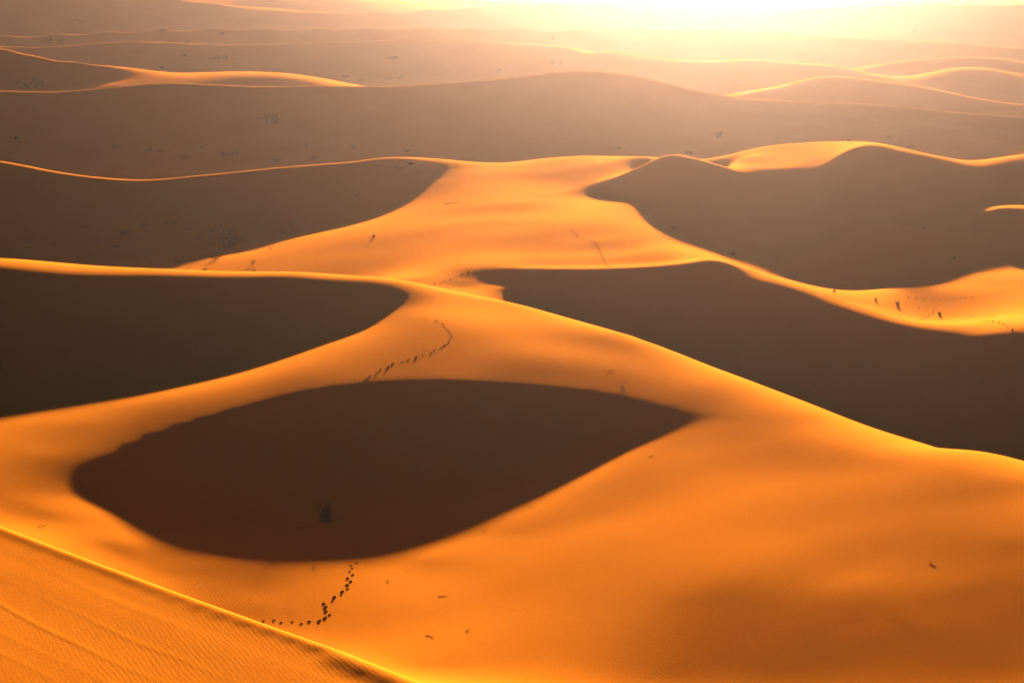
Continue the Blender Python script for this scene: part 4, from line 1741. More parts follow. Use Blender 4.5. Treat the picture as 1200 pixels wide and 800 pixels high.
-0.370534,6.791221,0,0,0,7.349347,0
-0.343558,6.791221,0,0,0,6.924222,0
-0.316572,6.791221,0,0,0,6.574543,0
-0.289567,6.791221,0,0,0,6.507634,0
-0.262538,6.791221,0,0,0,6.930652,0
-0.235495,6.791221,0,0,0,7.870418,0
-0.208462,6.791221,0,0,0,8.879015,0
-0.181444,6.791221,0,0,0,9.842435,0
-0.154444,6.791221,0,0,0,10.335237,0
-0.127453,6.791221,0,0,0,10.41499,0
-0.100464,6.791221,0,0,0,10.358435,0
-0.073475,6.791221,0,0,0,10.398789,0
-0.046487,6.791221,0,0,0,10.457691,0
-0.0195,6.791221,0,0,0,10.449096,0
0.007486,6.791221,0,0,0,10.302878,0
0.034474,6.791221,0,0,0,9.98275,0
0.061466,6.791221,0,0,0,9.635866,0
0.088464,6.791221,0,0,0,9.474727,0
0.115461,6.791221,0,0,0,9.050238,0
0.142463,6.791221,0,0,0,7.833212,0
0.169484,6.791221,0,0,0,6.50707,0
0.196523,6.791221,0,0,0,5.458241,0
0.223572,6.791221,0,0,0,4.1889,0
0.250635,6.791221,0,0,0,2.308604,0
0.277717,6.791221,0,0,0,0.916399,0
0.304804,6.791221,0,0,0,0.321962,0
0.331896,6.791221,0,0,0,-0.147864,0
0.061101,6.782239,0,0,0,8.835866,0
0.061826,6.800124,0,0,0,8.595866,0
0.088342,6.782239,0,0,0,8.674727,0
0.088584,6.800124,0,0,0,8.434727,0
0.115582,6.782239,0,0,0,8.250238,0
0.115342,6.800124,0,0,0,8.010238,0
0.142829,6.782239,0,0,0,7.033212,0
0.142105,6.800124,0,0,0,6.793212,0
0.170093,6.782239,0,0,0,5.70707,0
0.168886,6.800124,0,0,0,5.46707,0
0.197376,6.782239,0,0,0,4.658241,0
0.195685,6.800124,0,0,0,4.418241,0
0.224669,6.782239,0,0,0,3.3889,0
0.222495,6.800124,0,0,0,3.1489,0
0.251976,6.782239,0,0,0,1.508604,0
0.249318,6.800124,0,0,0,1.268604,0
0.279302,6.782239,0,0,0,0.116399,0
0.27616,6.800124,0,0,0,-0.123601,0
0.306634,6.782239,0,0,0,-0.478038,0
0.303007,6.800124,0,0,0,-0.718038,0
0.333971,6.782239,0,0,0,-0.947864,0
0.329859,6.800124,0,0,0,-1.187864,0
-0.399195,6.787862,0,0,0,6.442724,0
-0.395845,6.794569,0,0,0,6.982724,0
-0.372124,6.787862,0,0,0,6.149347,0
-0.368954,6.794569,0,0,0,6.689347,0
-0.345057,6.787862,0,0,0,5.724222,0
-0.342069,6.794569,0,0,0,6.264222,0
-0.31798,6.787862,0,0,0,5.374543,0
-0.315173,6.794569,0,0,0,5.914543,0
-0.290884,6.787862,0,0,0,5.307634,0
-0.288258,6.794569,0,0,0,5.847634,0
-0.263764,6.787862,0,0,0,5.730652,0
-0.26132,6.794569,0,0,0,6.270652,0
-0.23663,6.787862,0,0,0,6.670418,0
-0.234367,6.794569,0,0,0,7.210418,0
-0.209507,6.787862,0,0,0,7.679015,0
-0.207424,6.794569,0,0,0,8.219015,0
-0.182398,6.787862,0,0,0,8.642435,0
-0.180497,6.794569,0,0,0,9.182435,0
-0.155307,6.787862,0,0,0,9.135237,0
-0.153587,6.794569,0,0,0,9.675237,0
-0.128225,6.787862,0,0,0,9.21499,0
-0.126686,6.794569,0,0,0,9.75499,0
-0.101145,6.787862,0,0,0,9.158435,0
-0.099787,6.794569,0,0,0,9.698435,0
-0.074065,6.787862,0,0,0,9.198789,0
-0.072888,6.794569,0,0,0,9.738789,0
-0.046986,6.787862,0,0,0,9.257691,0
-0.04599,6.794569,0,0,0,9.797691,0
-0.019909,6.787862,0,0,0,9.249096,0
-0.019094,6.794569,0,0,0,9.789096,0
0.007168,6.787862,0,0,0,9.102878,0
0.007802,6.794569,0,0,0,9.642878,0
0.034247,6.787862,0,0,0,8.78275,0
0.0347,6.794569,0,0,0,9.32275,0
-0.418684,6.739337,0,0,0,-4,0.001
-0.390266,6.739337,0,0,0,-4,0.001
-0.361854,6.739337,0,0,0,-4,0.001
-0.333431,6.739337,0,0,0,-4,0.001
-0.304987,6.739337,0,0,0,-4,0.001
-0.276519,6.739337,0,0,0,-4,0.001
-0.248036,6.739337,0,0,0,-4,0.001
-0.219564,6.739337,0,0,0,-4,0.001
-0.191107,6.739337,0,0,0,-4,0.001
-0.162669,6.739337,0,0,0,-4,0.001
-0.134241,6.739337,0,0,0,-4,0.001
-0.105814,6.739337,0,0,0,-4,0.001
-0.077388,6.739337,0,0,0,-4,0.001
-0.048962,6.739337,0,0,0,-4,0.001
-0.020538,6.739337,0,0,0,-4,0.001
0.007885,6.739337,0,0,0,-4,0.001
0.03631,6.739337,0,0,0,-4,0.001
0.06474,6.739337,0,0,0,-4,0.001
0.093175,6.739337,0,0,0,-4,0.001
0.12161,6.739337,0,0,0,-4,0.001
0.15005,6.739337,0,0,0,-4,0.001
0.178509,6.739337,0,0,0,-4,0.001
0.206988,6.739337,0,0,0,-4,0.001
0.235478,6.739337,0,0,0,-4,0.001
0.263982,6.739337,0,0,0,-4,0.001
0.292507,6.739337,0,0,0,-4,0.001
0.321036,6.739337,0,0,0,-4,0.001
0.349571,6.739337,0,0,0,-4,0.001
-0.396,6.984716,0,0,0,15.264784,0
-0.373947,6.984716,0,0,0,15.421137,0
-0.351895,6.984716,0,0,0,15.577479,0
-0.329845,6.984716,0,0,0,15.733812,0
-0.307796,6.984716,0,0,0,15.890134,0
-0.285749,6.984716,0,0,0,16.046447,0
-0.263703,6.984716,0,0,0,16.202795,0
-0.241639,6.984716,0,0,0,16.602151,0
-0.219579,6.984716,0,0,0,16.992037,0
-0.197574,6.984719,0,0,0,16.653531,0
-0.175537,6.989445,0,0,0,15.55219,0
-0.15372,6.984415,0,0,0,13.342806,0
-0.13243,6.95097,0,0,0,9.524768,0
-0.110649,6.947396,0,0,0,6.869668,0
-0.08856,6.95345,0,0,0,8.317477,0
-0.066532,6.965803,0,0,0,9.629294,0
-0.044483,6.9756,0,0,0,10.391595,0
-0.022434,6.984542,0,0,0,11.03102,0
-0.000413,6.993789,0,0,0,11.999596,0
0.02163,6.998613,0,0,0,12.679174,0
0.043681,7.001926,0,0,0,12.690753,0
0.065719,7.009065,0,0,0,11.358019,0
0.087752,7.012777,0,0,0,9.429251,0
0.109788,7.012115,0,0,0,7.866549,0
0.131838,7.012115,0,0,0,8.243686,0
0.153878,7.012115,0,0,0,9.197648,0
0.175905,7.012115,0,0,0,9.937229,0
0.197927,7.012115,0,0,0,10.646148,0
0.21996,7.012115,0,0,0,11.083971,0
0.242002,7.012115,0,0,0,11.308444,0
0.264051,7.012115,0,0,0,11.410912,0
0.286102,7.012115,0,0,0,11.482666,0
0.308147,7.012115,0,0,0,11.614985,0
-0.398768,6.979174,0,0,0,13.944784,0
-0.393263,6.990228,0,0,0,14.064784,0
-0.376592,6.979174,0,0,0,14.101137,0
-0.371331,6.990228,0,0,0,14.221137,0
-0.354418,6.979174,0,0,0,14.257479,0
-0.3494,6.990228,0,0,0,14.377479,0
-0.332245,6.979174,0,0,0,14.413812,0
-0.327471,6.990228,0,0,0,14.533812,0
-0.310074,6.979174,0,0,0,14.570134,0
-0.305544,6.990228,0,0,0,14.690134,0
-0.287904,6.979174,0,0,0,14.726447,0
-0.283617,6.990228,0,0,0,14.846447,0
-0.265735,6.979174,0,0,0,14.882795,0
-0.261692,6.990228,0,0,0,15.002795,0
-0.243549,6.979174,0,0,0,15.282151,0
-0.23975,6.990228,0,0,0,15.402151,0
-0.221366,6.979174,0,0,0,15.672037,0
-0.217812,6.990228,0,0,0,15.792037,0
-0.199239,6.979177,0,0,0,15.333531,0
-0.195927,6.990231,0,0,0,15.453531,0
-0.177072,6.983929,0,0,0,14.23219,0
-0.174019,6.994931,0,0,0,14.35219,0
-0.155142,6.978871,0,0,0,12.022806,0
-0.152314,6.989928,0,0,0,12.142806,0
-0.067487,6.960154,0,0,0,8.309294,0
-0.065588,6.971419,0,0,0,8.429294,0
-0.045305,6.970007,0,0,0,9.071595,0
-0.043671,6.981162,0,0,0,9.191595,0
-0.023126,6.978999,0,0,0,9.71102,0
-0.02175,6.990054,0,0,0,9.83102,0
-0.000977,6.988297,0,0,0,10.679596,0
0.000145,6.999251,0,0,0,10.799596,0
0.021189,6.993147,0,0,0,11.359174,0
0.022066,7.004049,0,0,0,11.479174,0
0.043362,6.996478,0,0,0,11.370753,0
0.043996,7.007343,0,0,0,11.490753,0
0.065523,7.003657,0,0,0,10.038019,0
0.065914,7.014445,0,0,0,10.158019,0
0.087675,7.007389,0,0,0,8.109251,0
0.087828,7.018137,0,0,0,8.229251,0
0.10983,7.006723,0,0,0,6.546549,0
0.109746,7.017478,0,0,0,6.666549,0
0.131999,7.006723,0,0,0,6.923686,0
0.131678,7.017478,0,0,0,7.043686,0
0.154159,7.006723,0,0,0,7.877648,0
0.153601,7.017478,0,0,0,7.997648,0
0.176305,7.006723,0,0,0,8.617229,0
0.17551,7.017478,0,0,0,8.737229,0
0.198446,7.006723,0,0,0,9.326148,0
0.197414,7.017478,0,0,0,9.446148,0
0.220598,7.006723,0,0,0,9.763971,0
0.219329,7.017478,0,0,0,9.883971,0
0.242759,7.006723,0,0,0,9.988444,0
0.241253,7.017478,0,0,0,10.108444,0
0.264927,7.006723,0,0,0,10.090912,0
0.263184,7.017478,0,0,0,10.210912,0
0.287097,7.006723,0,0,0,10.162666,0
0.285117,7.017478,0,0,0,10.282666,0
0.309261,7.006723,0,0,0,10.294985,0
0.307044,7.017478,0,0,0,10.414985,0
-0.417249,6.932448,0,0,0,-4,0.001
-0.394012,6.932448,0,0,0,-4,0.001
-0.370777,6.932448,0,0,0,-4,0.001
-0.347544,6.932448,0,0,0,-4,0.001
-0.324312,6.932448,0,0,0,-4,0.001
-0.301081,6.932448,0,0,0,-4,0.001
-0.277852,6.932448,0,0,0,-4,0.001
-0.254605,6.932448,0,0,0,-4,0.001
-0.231361,6.932448,0,0,0,-4,0.001
-0.208176,6.932451,0,0,0,-4,0.001
-0.184909,6.93743,0,0,0,-4,0.001
-0.161971,6.93213,0,0,0,-4,0.001
-0.139794,6.896858,0,0,0,-4,0.001
-0.116824,6.893086,0,0,0,-4,0.001
-0.093472,6.899476,0,0,0,-4,0.001
-0.070174,6.912509,0,0,0,-4,0.001
-0.046893,6.92284,0,0,0,-4,0.001
-0.023638,6.932264,0,0,0,-4,0.001
-0.000435,6.942005,0,0,0,-4,0.001
0.022774,6.947085,0,0,0,-4,0.001
0.045983,6.950572,0,0,0,-4,0.001
0.069156,6.958087,0,0,0,-4,0.001
0.092323,6.961992,0,0,0,-4,0.001
0.115511,6.961296,0,0,0,-4,0.001
0.138711,6.961296,0,0,0,-4,0.001
0.161901,6.961296,0,0,0,-4,0.001
0.185076,6.961296,0,0,0,-4,0.001
0.208246,6.961296,0,0,0,-4,0.001
0.231427,6.961296,0,0,0,-4,0.001
0.254618,6.961296,0,0,0,-4,0.001
0.277817,6.961296,0,0,0,-4,0.001
0.301017,6.961296,0,0,0,-4,0.001
0.324211,6.961296,0,0,0,-4,0.001
-0.149714,7.07327,0,0,0,7.027134,0
-0.131025,7.07327,0,0,0,6.084268,0
-0.112273,7.07327,0,0,0,7.740293,0
-0.093548,7.07327,0,0,0,7.178717,0
-0.074878,7.07327,0,0,0,5.48971,0
-0.43918,7.20786,0,0,0,15.533819,0
-0.377854,7.20786,0,0,0,12.944621,0
-0.316598,7.20786,0,0,0,8.000233,0
-0.254828,7.20786,0,0,0,13.028322,0
-0.19324,7.20786,0,0,0,15.492532,0
-0.131889,7.20786,0,0,0,9.248935,0
-0.070334,7.20786,0,0,0,9.864471,0
-0.008783,7.20786,0,0,0,15.804446,0
0.05273,7.20786,0,0,0,12.258931,0
0.114326,7.20786,0,0,0,8.067833,0
0.175725,7.20786,0,0,0,13.680668,0
0.237174,7.20786,0,0,0,15.103153,0
0.298971,7.20786,0,0,0,8.788656,0
0.360424,7.20786,0,0,0,10.480889,0
0.421583,7.20786,0,0,0,15.960667,0
-0.439863,7.31322,0,0,0,0,0
-0.35189,7.31322,0,0,0,0,0
-0.263918,7.31322,0,0,0,0,0
-0.175945,7.31322,0,0,0,0,0
-0.087973,7.31322,0,0,0,0,0
0,7.31322,0,0,0,0,0
0.087973,7.31322,0,0,0,0,0
0.175945,7.31322,0,0,0,0,0
0.263918,7.31322,0,0,0,0,0
0.35189,7.31322,0,0,0,0,0
-0.214064,5.295814,0,0,0,3.558049,0.02
-0.214064,5.295814,1,0.314433,0.994838,23.49802,0.2
-0.200862,5.308716,0,0,0,4.098773,0.02
-0.200862,5.308716,1,0.301298,0.994838,23.803153,0.2
-0.187601,5.320822,0,0,0,4.647195,0.02
-0.187601,5.320822,1,0.288106,0.994838,24.093051,0.2
-0.174006,5.330135,0,0,0,5.144448,0.02
-0.174006,5.330135,1,0.274582,0.994838,24.318497,0.2
-0.160259,5.338668,0,0,0,5.581684,0.02
-0.160259,5.338668,1,0.260905,0.994838,24.526874,0.2
-0.146515,5.348666,0,0,0,5.929562,0.02
-0.146515,5.348666,1,0.247232,0.994838,24.773342,0.2
-0.132692,5.357316,0,0,0,6.26411,0.002
-0.132692,5.357316,1,0.233481,0.994838,24.988565,0.01
-0.11876,5.363665,0,0,0,6.626564,0.002
-0.11876,5.363665,1,0.219621,0.994838,25.14771,0.01
-0.104751,5.368827,0,0,0,6.944408,0.002
-0.104751,5.368827,1,0.205684,0.994838,25.27787,0.01
-0.090701,5.373892,0,0,0,7.1367,0.002
-0.090701,5.373892,1,0.191706,0.994838,25.406207,0.01
-0.076585,5.379144,0,0,0,7.166768,0.002
-0.076585,5.379144,1,0.177663,0.994838,25.540001,0.01
-0.06241,5.384097,0,0,0,7.082521,0.002
-0.06241,5.384097,1,0.163561,0.994838,25.66682,0.01
-0.048232,5.388446,0,0,0,6.93928,0.002
-0.048232,5.388446,1,0.149457,0.994838,25.778672,0.01
-0.034075,5.39255,0,0,0,6.735552,0.002
-0.034075,5.39255,1,0.135372,0.994838,25.8847,0.01
-0.019908,5.396449,0,0,0,6.451386,0.002
-0.019908,5.396449,1,0.121279,0.994838,25.985823,0.01
-0.005755,5.398365,0,0,0,6.190734,0.002
-0.005755,5.398365,1,0.107198,0.994838,26.03565,0.01
0.008374,5.396844,0,0,0,6.044779,0.002
0.008374,5.396844,1,0.093142,0.994838,25.996087,0.01
0.022503,5.392461,0,0,0,5.986872,0.002
0.022503,5.392461,1,0.079087,0.994838,25.882395,0.01
0.036595,5.385657,0,0,0,5.970224,0.002
0.036595,5.385657,1,0.065067,0.994838,25.706876,0.01
0.05061,5.376663,0,0,0,5.957857,0.002
0.05061,5.376663,1,0.051125,0.994838,25.476705,0.01
0.064558,5.364916,0,0,0,5.974852,0.002
0.064558,5.364916,1,0.037249,0.994838,25.17919,0.01
0.078457,5.351525,0,0,0,6.0042,0.002
0.078457,5.351525,1,0.023421,0.994838,24.844272,0.01
0.092307,5.337613,0,0,0,6.01325,0.002
0.092307,5.337613,1,0.009643,0.994838,24.501018,0.01
0.106132,5.32301,0,0,0,6.026011,0.002
0.106132,5.32301,1,-0.004111,0.994838,24.145835,0.01
-0.233255,5.236867,0,0,0,2.14856,0.001
-0.22245,5.207196,0,0,0,1.935568,0.001
-0.207703,5.172385,0,0,0,1.644515,0.001
-0.187378,5.147859,0,0,0,1.315869,0.001
-0.160654,5.129505,0,0,0,1.3068,0.001
-0.128934,5.122079,0,0,0,1.10022,0.001
-0.091744,5.13409,0,0,0,0.872732,0.001
-0.052285,5.160912,0,0,0,0.737182,0.001
-0.011783,5.201859,0,0,0,1.219093,0.001
0.026653,5.244158,0,0,0,2.416038,0.001
0.061424,5.284544,0,0,0,3.937274,0.001
0.092039,5.31039,0,0,0,5.323768,0.001
-0.161469,5.290232,0,0,0,2.629562,0.01
-0.146686,5.299401,0,0,0,2.96411,0.01
-0.131835,5.306126,0,0,0,3.326564,0.01
-0.116929,5.311594,0,0,0,3.644408,0.01
-0.101991,5.316956,0,0,0,3.8367,0.01
-0.08699,5.322515,0,0,0,3.866768,0.01
-0.071939,5.327756,0,0,0,3.782521,0.01
-0.0569,5.332356,0,0,0,3.63928,0.01
-0.041891,5.336697,0,0,0,3.435552,0.01
-0.026882,5.340819,0,0,0,3.151386,0.01
-0.011906,5.342844,0,0,0,2.890734,0.01
0.00302,5.341237,0,0,0,2.744779,0.01
0.017936,5.336602,0,0,0,2.686872,0.01
0.03281,5.329406,0,0,0,2.670224,0.01
-0.214064,5.323542,0,0,0,4.093568,0.06
-0.214064,5.350522,0,0,0,4.412435,0.06
-0.214064,5.372462,0,0,0,4.512661,0.06
-0.200862,5.334162,0,0,0,4.575642,0.06
-0.200862,5.358977,0,0,0,4.810561,0.06
-0.200862,5.379195,0,0,0,4.821503,0.06
-0.187601,5.344307,0,0,0,5.070344,0.06
-0.187601,5.367253,0,0,0,5.223893,0.06
-0.187601,5.385981,0,0,0,5.145906,0.06
-0.174006,5.353088,0,0,0,5.545452,0.06
-0.174006,5.375526,0,0,0,5.647973,0.06
-0.174006,5.393846,0,0,0,5.505399,0.06
-0.160259,5.361443,0,0,0,5.972785,0.06
-0.160259,5.383712,0,0,0,6.044816,0.06
-0.160259,5.401898,0,0,0,5.861106,0.06
-0.146515,5.370912,0,0,0,6.31455,0.06
-0.146515,5.392673,0,0,0,6.383356,0.06
-0.146515,5.410453,0,0,0,6.199165,0.06
-0.132692,5.380043,0,0,0,6.668628,0.01
-0.132692,5.402264,0,0,0,6.762629,0.01
-0.132692,5.420413,0,0,0,6.603763,0.01
-0.11876,5.388603,0,0,0,7.078205,0.01
-0.11876,5.412935,0,0,0,7.195416,0.01
-0.11876,5.432769,0,0,0,7.037623,0.01
-0.104751,5.397063,0,0,0,7.466774,0.01
-0.104751,5.424523,0,0,0,7.622926,0.01
-0.104751,5.446845,0,0,0,7.473307,0.01
-0.048232,5.446277,0,0,0,8.339124,0.01
-0.048232,5.500946,0,0,0,9.388534,0.01
-0.048232,5.544326,0,0,0,9.8821,0.01
-0.034075,5.448995,0,0,0,8.080535,0.01
-0.034075,5.502424,0,0,0,8.987345,0.01
-0.034075,5.544866,0,0,0,9.266703,0.01
-0.019908,5.452346,0,0,0,7.760271,0.01
-0.019908,5.505284,0,0,0,8.531736,0.01
-0.019908,5.547353,0,0,0,8.59042,0.01
-0.005755,5.453322,0,0,0,7.457372,0.01
-0.005755,5.505415,0,0,0,8.114094,0.01
-0.005755,5.546845,0,0,0,7.99835,0.01
0.008374,5.449664,0,0,0,7.244353,0.01
0.008374,5.499833,0,0,0,7.805688,0.01
0.008374,5.5398,0,0,0,7.579668,0.01
0.022503,5.441991,0,0,0,7.099539,0.01
0.022503,5.489182,0,0,0,7.597553,0.01
0.022503,5.526876,0,0,0,7.344402,0.01
0.036595,5.431557,0,0,0,6.992789,0.01
0.036595,5.475442,0,0,0,7.45172,0.01
0.036595,5.510597,0,0,0,7.221463,0.01
0.05061,5.419185,0,0,0,6.897653,0.01
0.05061,5.459974,0,0,0,7.33016,0.01
0.05061,5.492737,0,0,0,7.139133,0.01
0.064558,5.40489,0,0,0,6.84609,0.01
0.064558,5.443327,0,0,0,7.243761,0.01
0.064558,5.474266,0,0,0,7.060363,0.01
0.078457,5.389514,0,0,0,6.815845,0.01
0.078457,5.426112,0,0,0,7.167447,0.01
0.078457,5.455619,0,0,0,6.960355,0.01
0.092307,5.374164,0,0,0,6.772188,0.01
0.092307,5.409426,0,0,0,7.05598,0.01
0.092307,5.437889,0,0,0,6.775965,0.01
0.106132,5.358909,0,0,0,6.74006,0.01
0.106132,5.393565,0,0,0,6.920056,0.01
0.106132,5.421554,0,0,0,6.489509,0.01
0.115269,5.330422,1,-0.013201,0.994838,15.272486,1.5
0.114925,5.376462,1,-0.012858,0.994838,2.413898,1.5
0.1386,5.29359,1,-0.036411,0.994838,13.331503,1.5
0.162024,5.256757,1,-0.059714,0.994838,10.975535,1.5
0.161538,5.302798,1,-0.059231,0.994838,5.606178,1.5
0.185356,5.235272,1,-0.082925,0.994838,9.825216,1.5
0.208734,5.213787,1,-0.106183,0.994838,8.718841,1.5
0.23216,5.192301,1,-0.129488,0.994838,8.533511,1.5
0.115847,5.262896,1,-0.013776,0.994838,11.043118,1.5
0.116197,5.219925,1,-0.014124,0.994838,6.966419,1.5
0.139577,5.195371,1,-0.037383,0.994838,5.161022,1.5
0.185915,5.192301,1,-0.083482,0.994838,7.655062,1.5
0.092585,5.287451,1,0.009366,0.994838,14.354075,1.5
0.017968,5.944291,1,0.083598,0.994838,6.921136,1.5
0.031465,5.922806,1,0.070171,0.994838,-1.042157,1.5
0.040388,5.959638,1,0.061293,0.994838,20.543887,1.5
0.053799,5.974985,1,0.047952,0.994838,20.861601,1.5
0.017942,5.981124,1,0.083624,0.994838,18.228208,1.5
-0.017968,5.956569,1,0.119349,0.994838,12.396351,1.5
-0.230769,5.351907,1,0.331051,0.994838,5.29953,1.5
-0.256796,5.201509,1,0.356944,0.994838,13.425291,1.5
-0.211065,5.146261,1,0.311449,0.994838,12.703685,1.5
-0.164663,5.109429,1,0.265287,0.994838,8.778927,1.5
-0.141428,5.084874,1,0.242172,0.994838,6.31178,1.5
-0.094285,5.087943,1,0.195272,0.994838,5.652842,1.5
-0.09472,5.035764,1,0.195705,0.994838,3.433885,1.5
-0.046951,5.143192,1,0.148182,0.994838,9.199867,1.5
-0.047239,5.066458,1,0.148469,0.994838,5.532683,1.5
-0.047531,4.989724,1,0.148759,0.994838,3.279373,1.5
0,5.189232,1,0.101474,0.994838,10.759307,1.5
0,5.106359,1,0.101474,0.994838,6.794333,1.5
0,5.00814,1,0.101474,0.994838,5.219259,1.5
0.046526,5.238341,1,0.055188,0.994838,10.118231,1.5
0.046761,5.167746,1,0.054954,0.994838,3.30612,1.5
0.047047,5.091013,1,0.05467,0.994838,7.711498,1.5
0.047433,4.995863,1,0.054285,0.994838,8.867583,1.5
0.092957,5.229133,1,0.008996,0.994838,9.765087,1.5
0.093333,5.173885,1,0.008622,0.994838,4.558506,1.5
0.093712,5.118637,1,0.008246,0.994838,6.994845,1.5
0.094093,5.069527,1,0.007866,0.994838,9.545469,1.5
0.108873,4.998932,1,-0.006837,0.994838,14.997118,1.5
0.140567,5.10329,1,-0.038368,0.994838,5.969874,1.5
0.141284,5.041903,1,-0.039081,0.994838,13.60418,1.5
0.142153,4.980516,1,-0.039946,0.994838,14.723457,1.5
0.187044,5.115568,1,-0.084605,0.994838,8.71676,1.5
0.188187,5.044973,1,-0.085742,0.994838,6.389794,1.5
0.189344,4.977447,1,-0.086893,0.994838,14.678335,1.5
0.233333,5.127845,1,-0.130655,0.994838,10.589327,1.5
0.235233,5.032695,1,-0.132546,0.994838,10.591025,1.5
0.236195,4.989724,1,-0.133503,0.994838,13.527412,1.5
0.237653,4.931407,1,-0.134953,0.994838,14.017862,1.5
0.276827,5.161608,1,-0.173925,0.994838,10.952956,1.5
0.278792,5.072597,1,-0.17588,0.994838,14.807559,1.5
0.281073,4.986655,1,-0.178148,0.994838,15.32495,1.5
0.282807,4.925268,1,-0.179874,0.994838,13.932075,1.5
0.142812,4.937545,1,-0.040602,0.994838,14.104178,1.5
0.085643,4.952892,1,0.016272,0.994838,13.334556,1.5
0,5.723298,1,0.101474,0.994838,-5.121996,1.5
0.045205,5.753992,1,0.056501,0.994838,1.320411,1.5
-0.04525,5.769339,1,0.14649,0.994838,10.279709,1.5
-0.045117,5.846072,1,0.146358,0.994838,1.447769,1.5
-0.090588,5.781616,1,0.191594,0.994838,12.66902,1.5
-0.135949,5.803101,1,0.236721,0.994838,12.944164,1.5
0,5.793893,1,0.101474,0.994838,3.664435,1.5
0,5.885974,1,0.101474,0.994838,-6.02682,1.5
0.026913,5.974985,1,0.0747,0.994838,29.096443,1.5
0,5.974985,1,0.101474,0.994838,20.861601,1.5
0.045117,5.803101,1,0.056589,0.994838,-0.924583,1.5
0.086059,5.695674,1,0.015859,0.994838,7.473662,1.5
0.00902,5.824587,1,0.0925,0.994838,-5.667979,1.5
-0.009028,5.80924,1,0.110455,0.994838,8.372487,1.5
0.249852,5.695674,1,-0.147089,0.994838,5.397645,1.5
0.250591,5.628149,1,-0.147824,0.994838,1.164277,1.5
0.251335,5.52686,1,-0.148564,0.994838,8.066289,1.5
0.182105,5.609732,1,-0.079691,0.994838,1.143032,1.5
0.047215,5.048042,1,0.054502,0.994838,8.364857,1.5
0.018876,5.063389,1,0.082695,0.994838,6.508559,1.5
0.075544,5.035764,1,0.02632,0.994838,10.623583,1.5
0.103767,5.038834,1,-0.001758,0.994838,15.17707,1.5
0.122759,5.020418,1,-0.020652,0.994838,15.111475,1.5
0.047336,5.017348,1,0.054382,0.994838,8.533414,1.5
-0.018857,5.087943,1,0.120233,0.994838,5.652842,1.5
0.155889,5.00814,1,-0.053611,0.994838,14.718309,1.5
0.179142,5.023487,1,-0.076744,0.994838,12.295942,1.5
0.212576,4.995863,1,-0.110005,0.994838,14.332489,1.5
0.25902,5.020418,1,-0.15621,0.994838,14.900125,1.5
0.260614,4.959031,1,-0.157796,0.994838,14.410492,1.5
0.213668,4.943684,1,-0.111092,0.994838,13.995288,1.5
0.132949,4.9621,1,-0.030789,0.994838,14.953231,1.5
0.10446,4.971308,1,-0.002447,0.994838,14.789726,1.5
-0.220222,5.155469,1,0.320559,0.994838,12.821201,1.5
-0.187995,5.121706,1,0.288498,0.994838,11.226156,1.5
0.035995,5.898251,1,0.065664,0.994838,-1.016878,1.5
0.02473,5.913598,1,0.076871,0.994838,1.548907,1.5
0,5.640426,1,0.101474,0.994838,16.894114,1.5
-0.01818,5.658842,1,0.11956,0.994838,17.208119,1.5
-0.006824,5.640426,1,0.108262,0.994838,20.822977,1.5
-0.02498,5.671119,1,0.126325,0.994838,15.395031,1.5
0.21372,5.658842,1,-0.111143,0.994838,5.202455,1.5
-0.179156,6.226671,1,0.279705,0.994838,26.83204,1.5
-0.026913,5.99647,1,0.128247,0.994838,15.705547,1.5
-0.035918,5.978054,1,0.137206,0.994838,20.925731,1.5
0.053773,5.987262,1,0.047978,0.994838,-1.111542,1.5
-0.018022,5.867558,1,0.119403,0.994838,18.736678,1.5
0,5.85835,1,0.101474,0.994838,18.564942,1.5
-0.027113,5.790824,1,0.128446,0.994838,10.502963,1.5
-0.036101,5.833795,1,0.137388,0.994838,-3.336906,1.5
0.018029,5.843003,1,0.083537,0.994838,-3.367775,1.5
-0.267959,5.342699,1,0.36805,0.994838,6.709555,1.5
-0.268766,5.296659,1,0.368852,0.994838,10.58655,1.5
-0.269577,5.256757,1,0.369659,0.994838,12.849407,1.5
-0.270447,5.216856,1,0.370525,0.994838,11.703729,1.5
-0.25023,5.296659,1,0.350412,0.994838,10.58655,1.5
-0.25144,5.238341,1,0.351616,0.994838,13.271965,1.5
-0.07694,5.790824,1,0.178016,0.994838,19.635974,1.5
-0.054273,5.787755,1,0.155466,0.994838,17.299541,1.5
-0.081306,5.846072,1,0.18236,0.994838,1.447769,1.5
-0.058664,5.85528,1,0.159834,0.994838,-0.974108,1.5
-0.03608,5.852211,1,0.137367,0.994838,-3.398929,1.5
-0.018054,5.815379,1,0.119434,0.994838,13.104065,1.5
0,5.80924,1,0.101474,0.994838,10.698178,1.5
0.022504,5.885974,1,0.079086,0.994838,-6.02682,1.5
0.008975,5.971915,1,0.092545,0.994838,26.270738,1.5
0.031392,5.978054,1,0.070244,0.994838,26.432502,1.5
'''
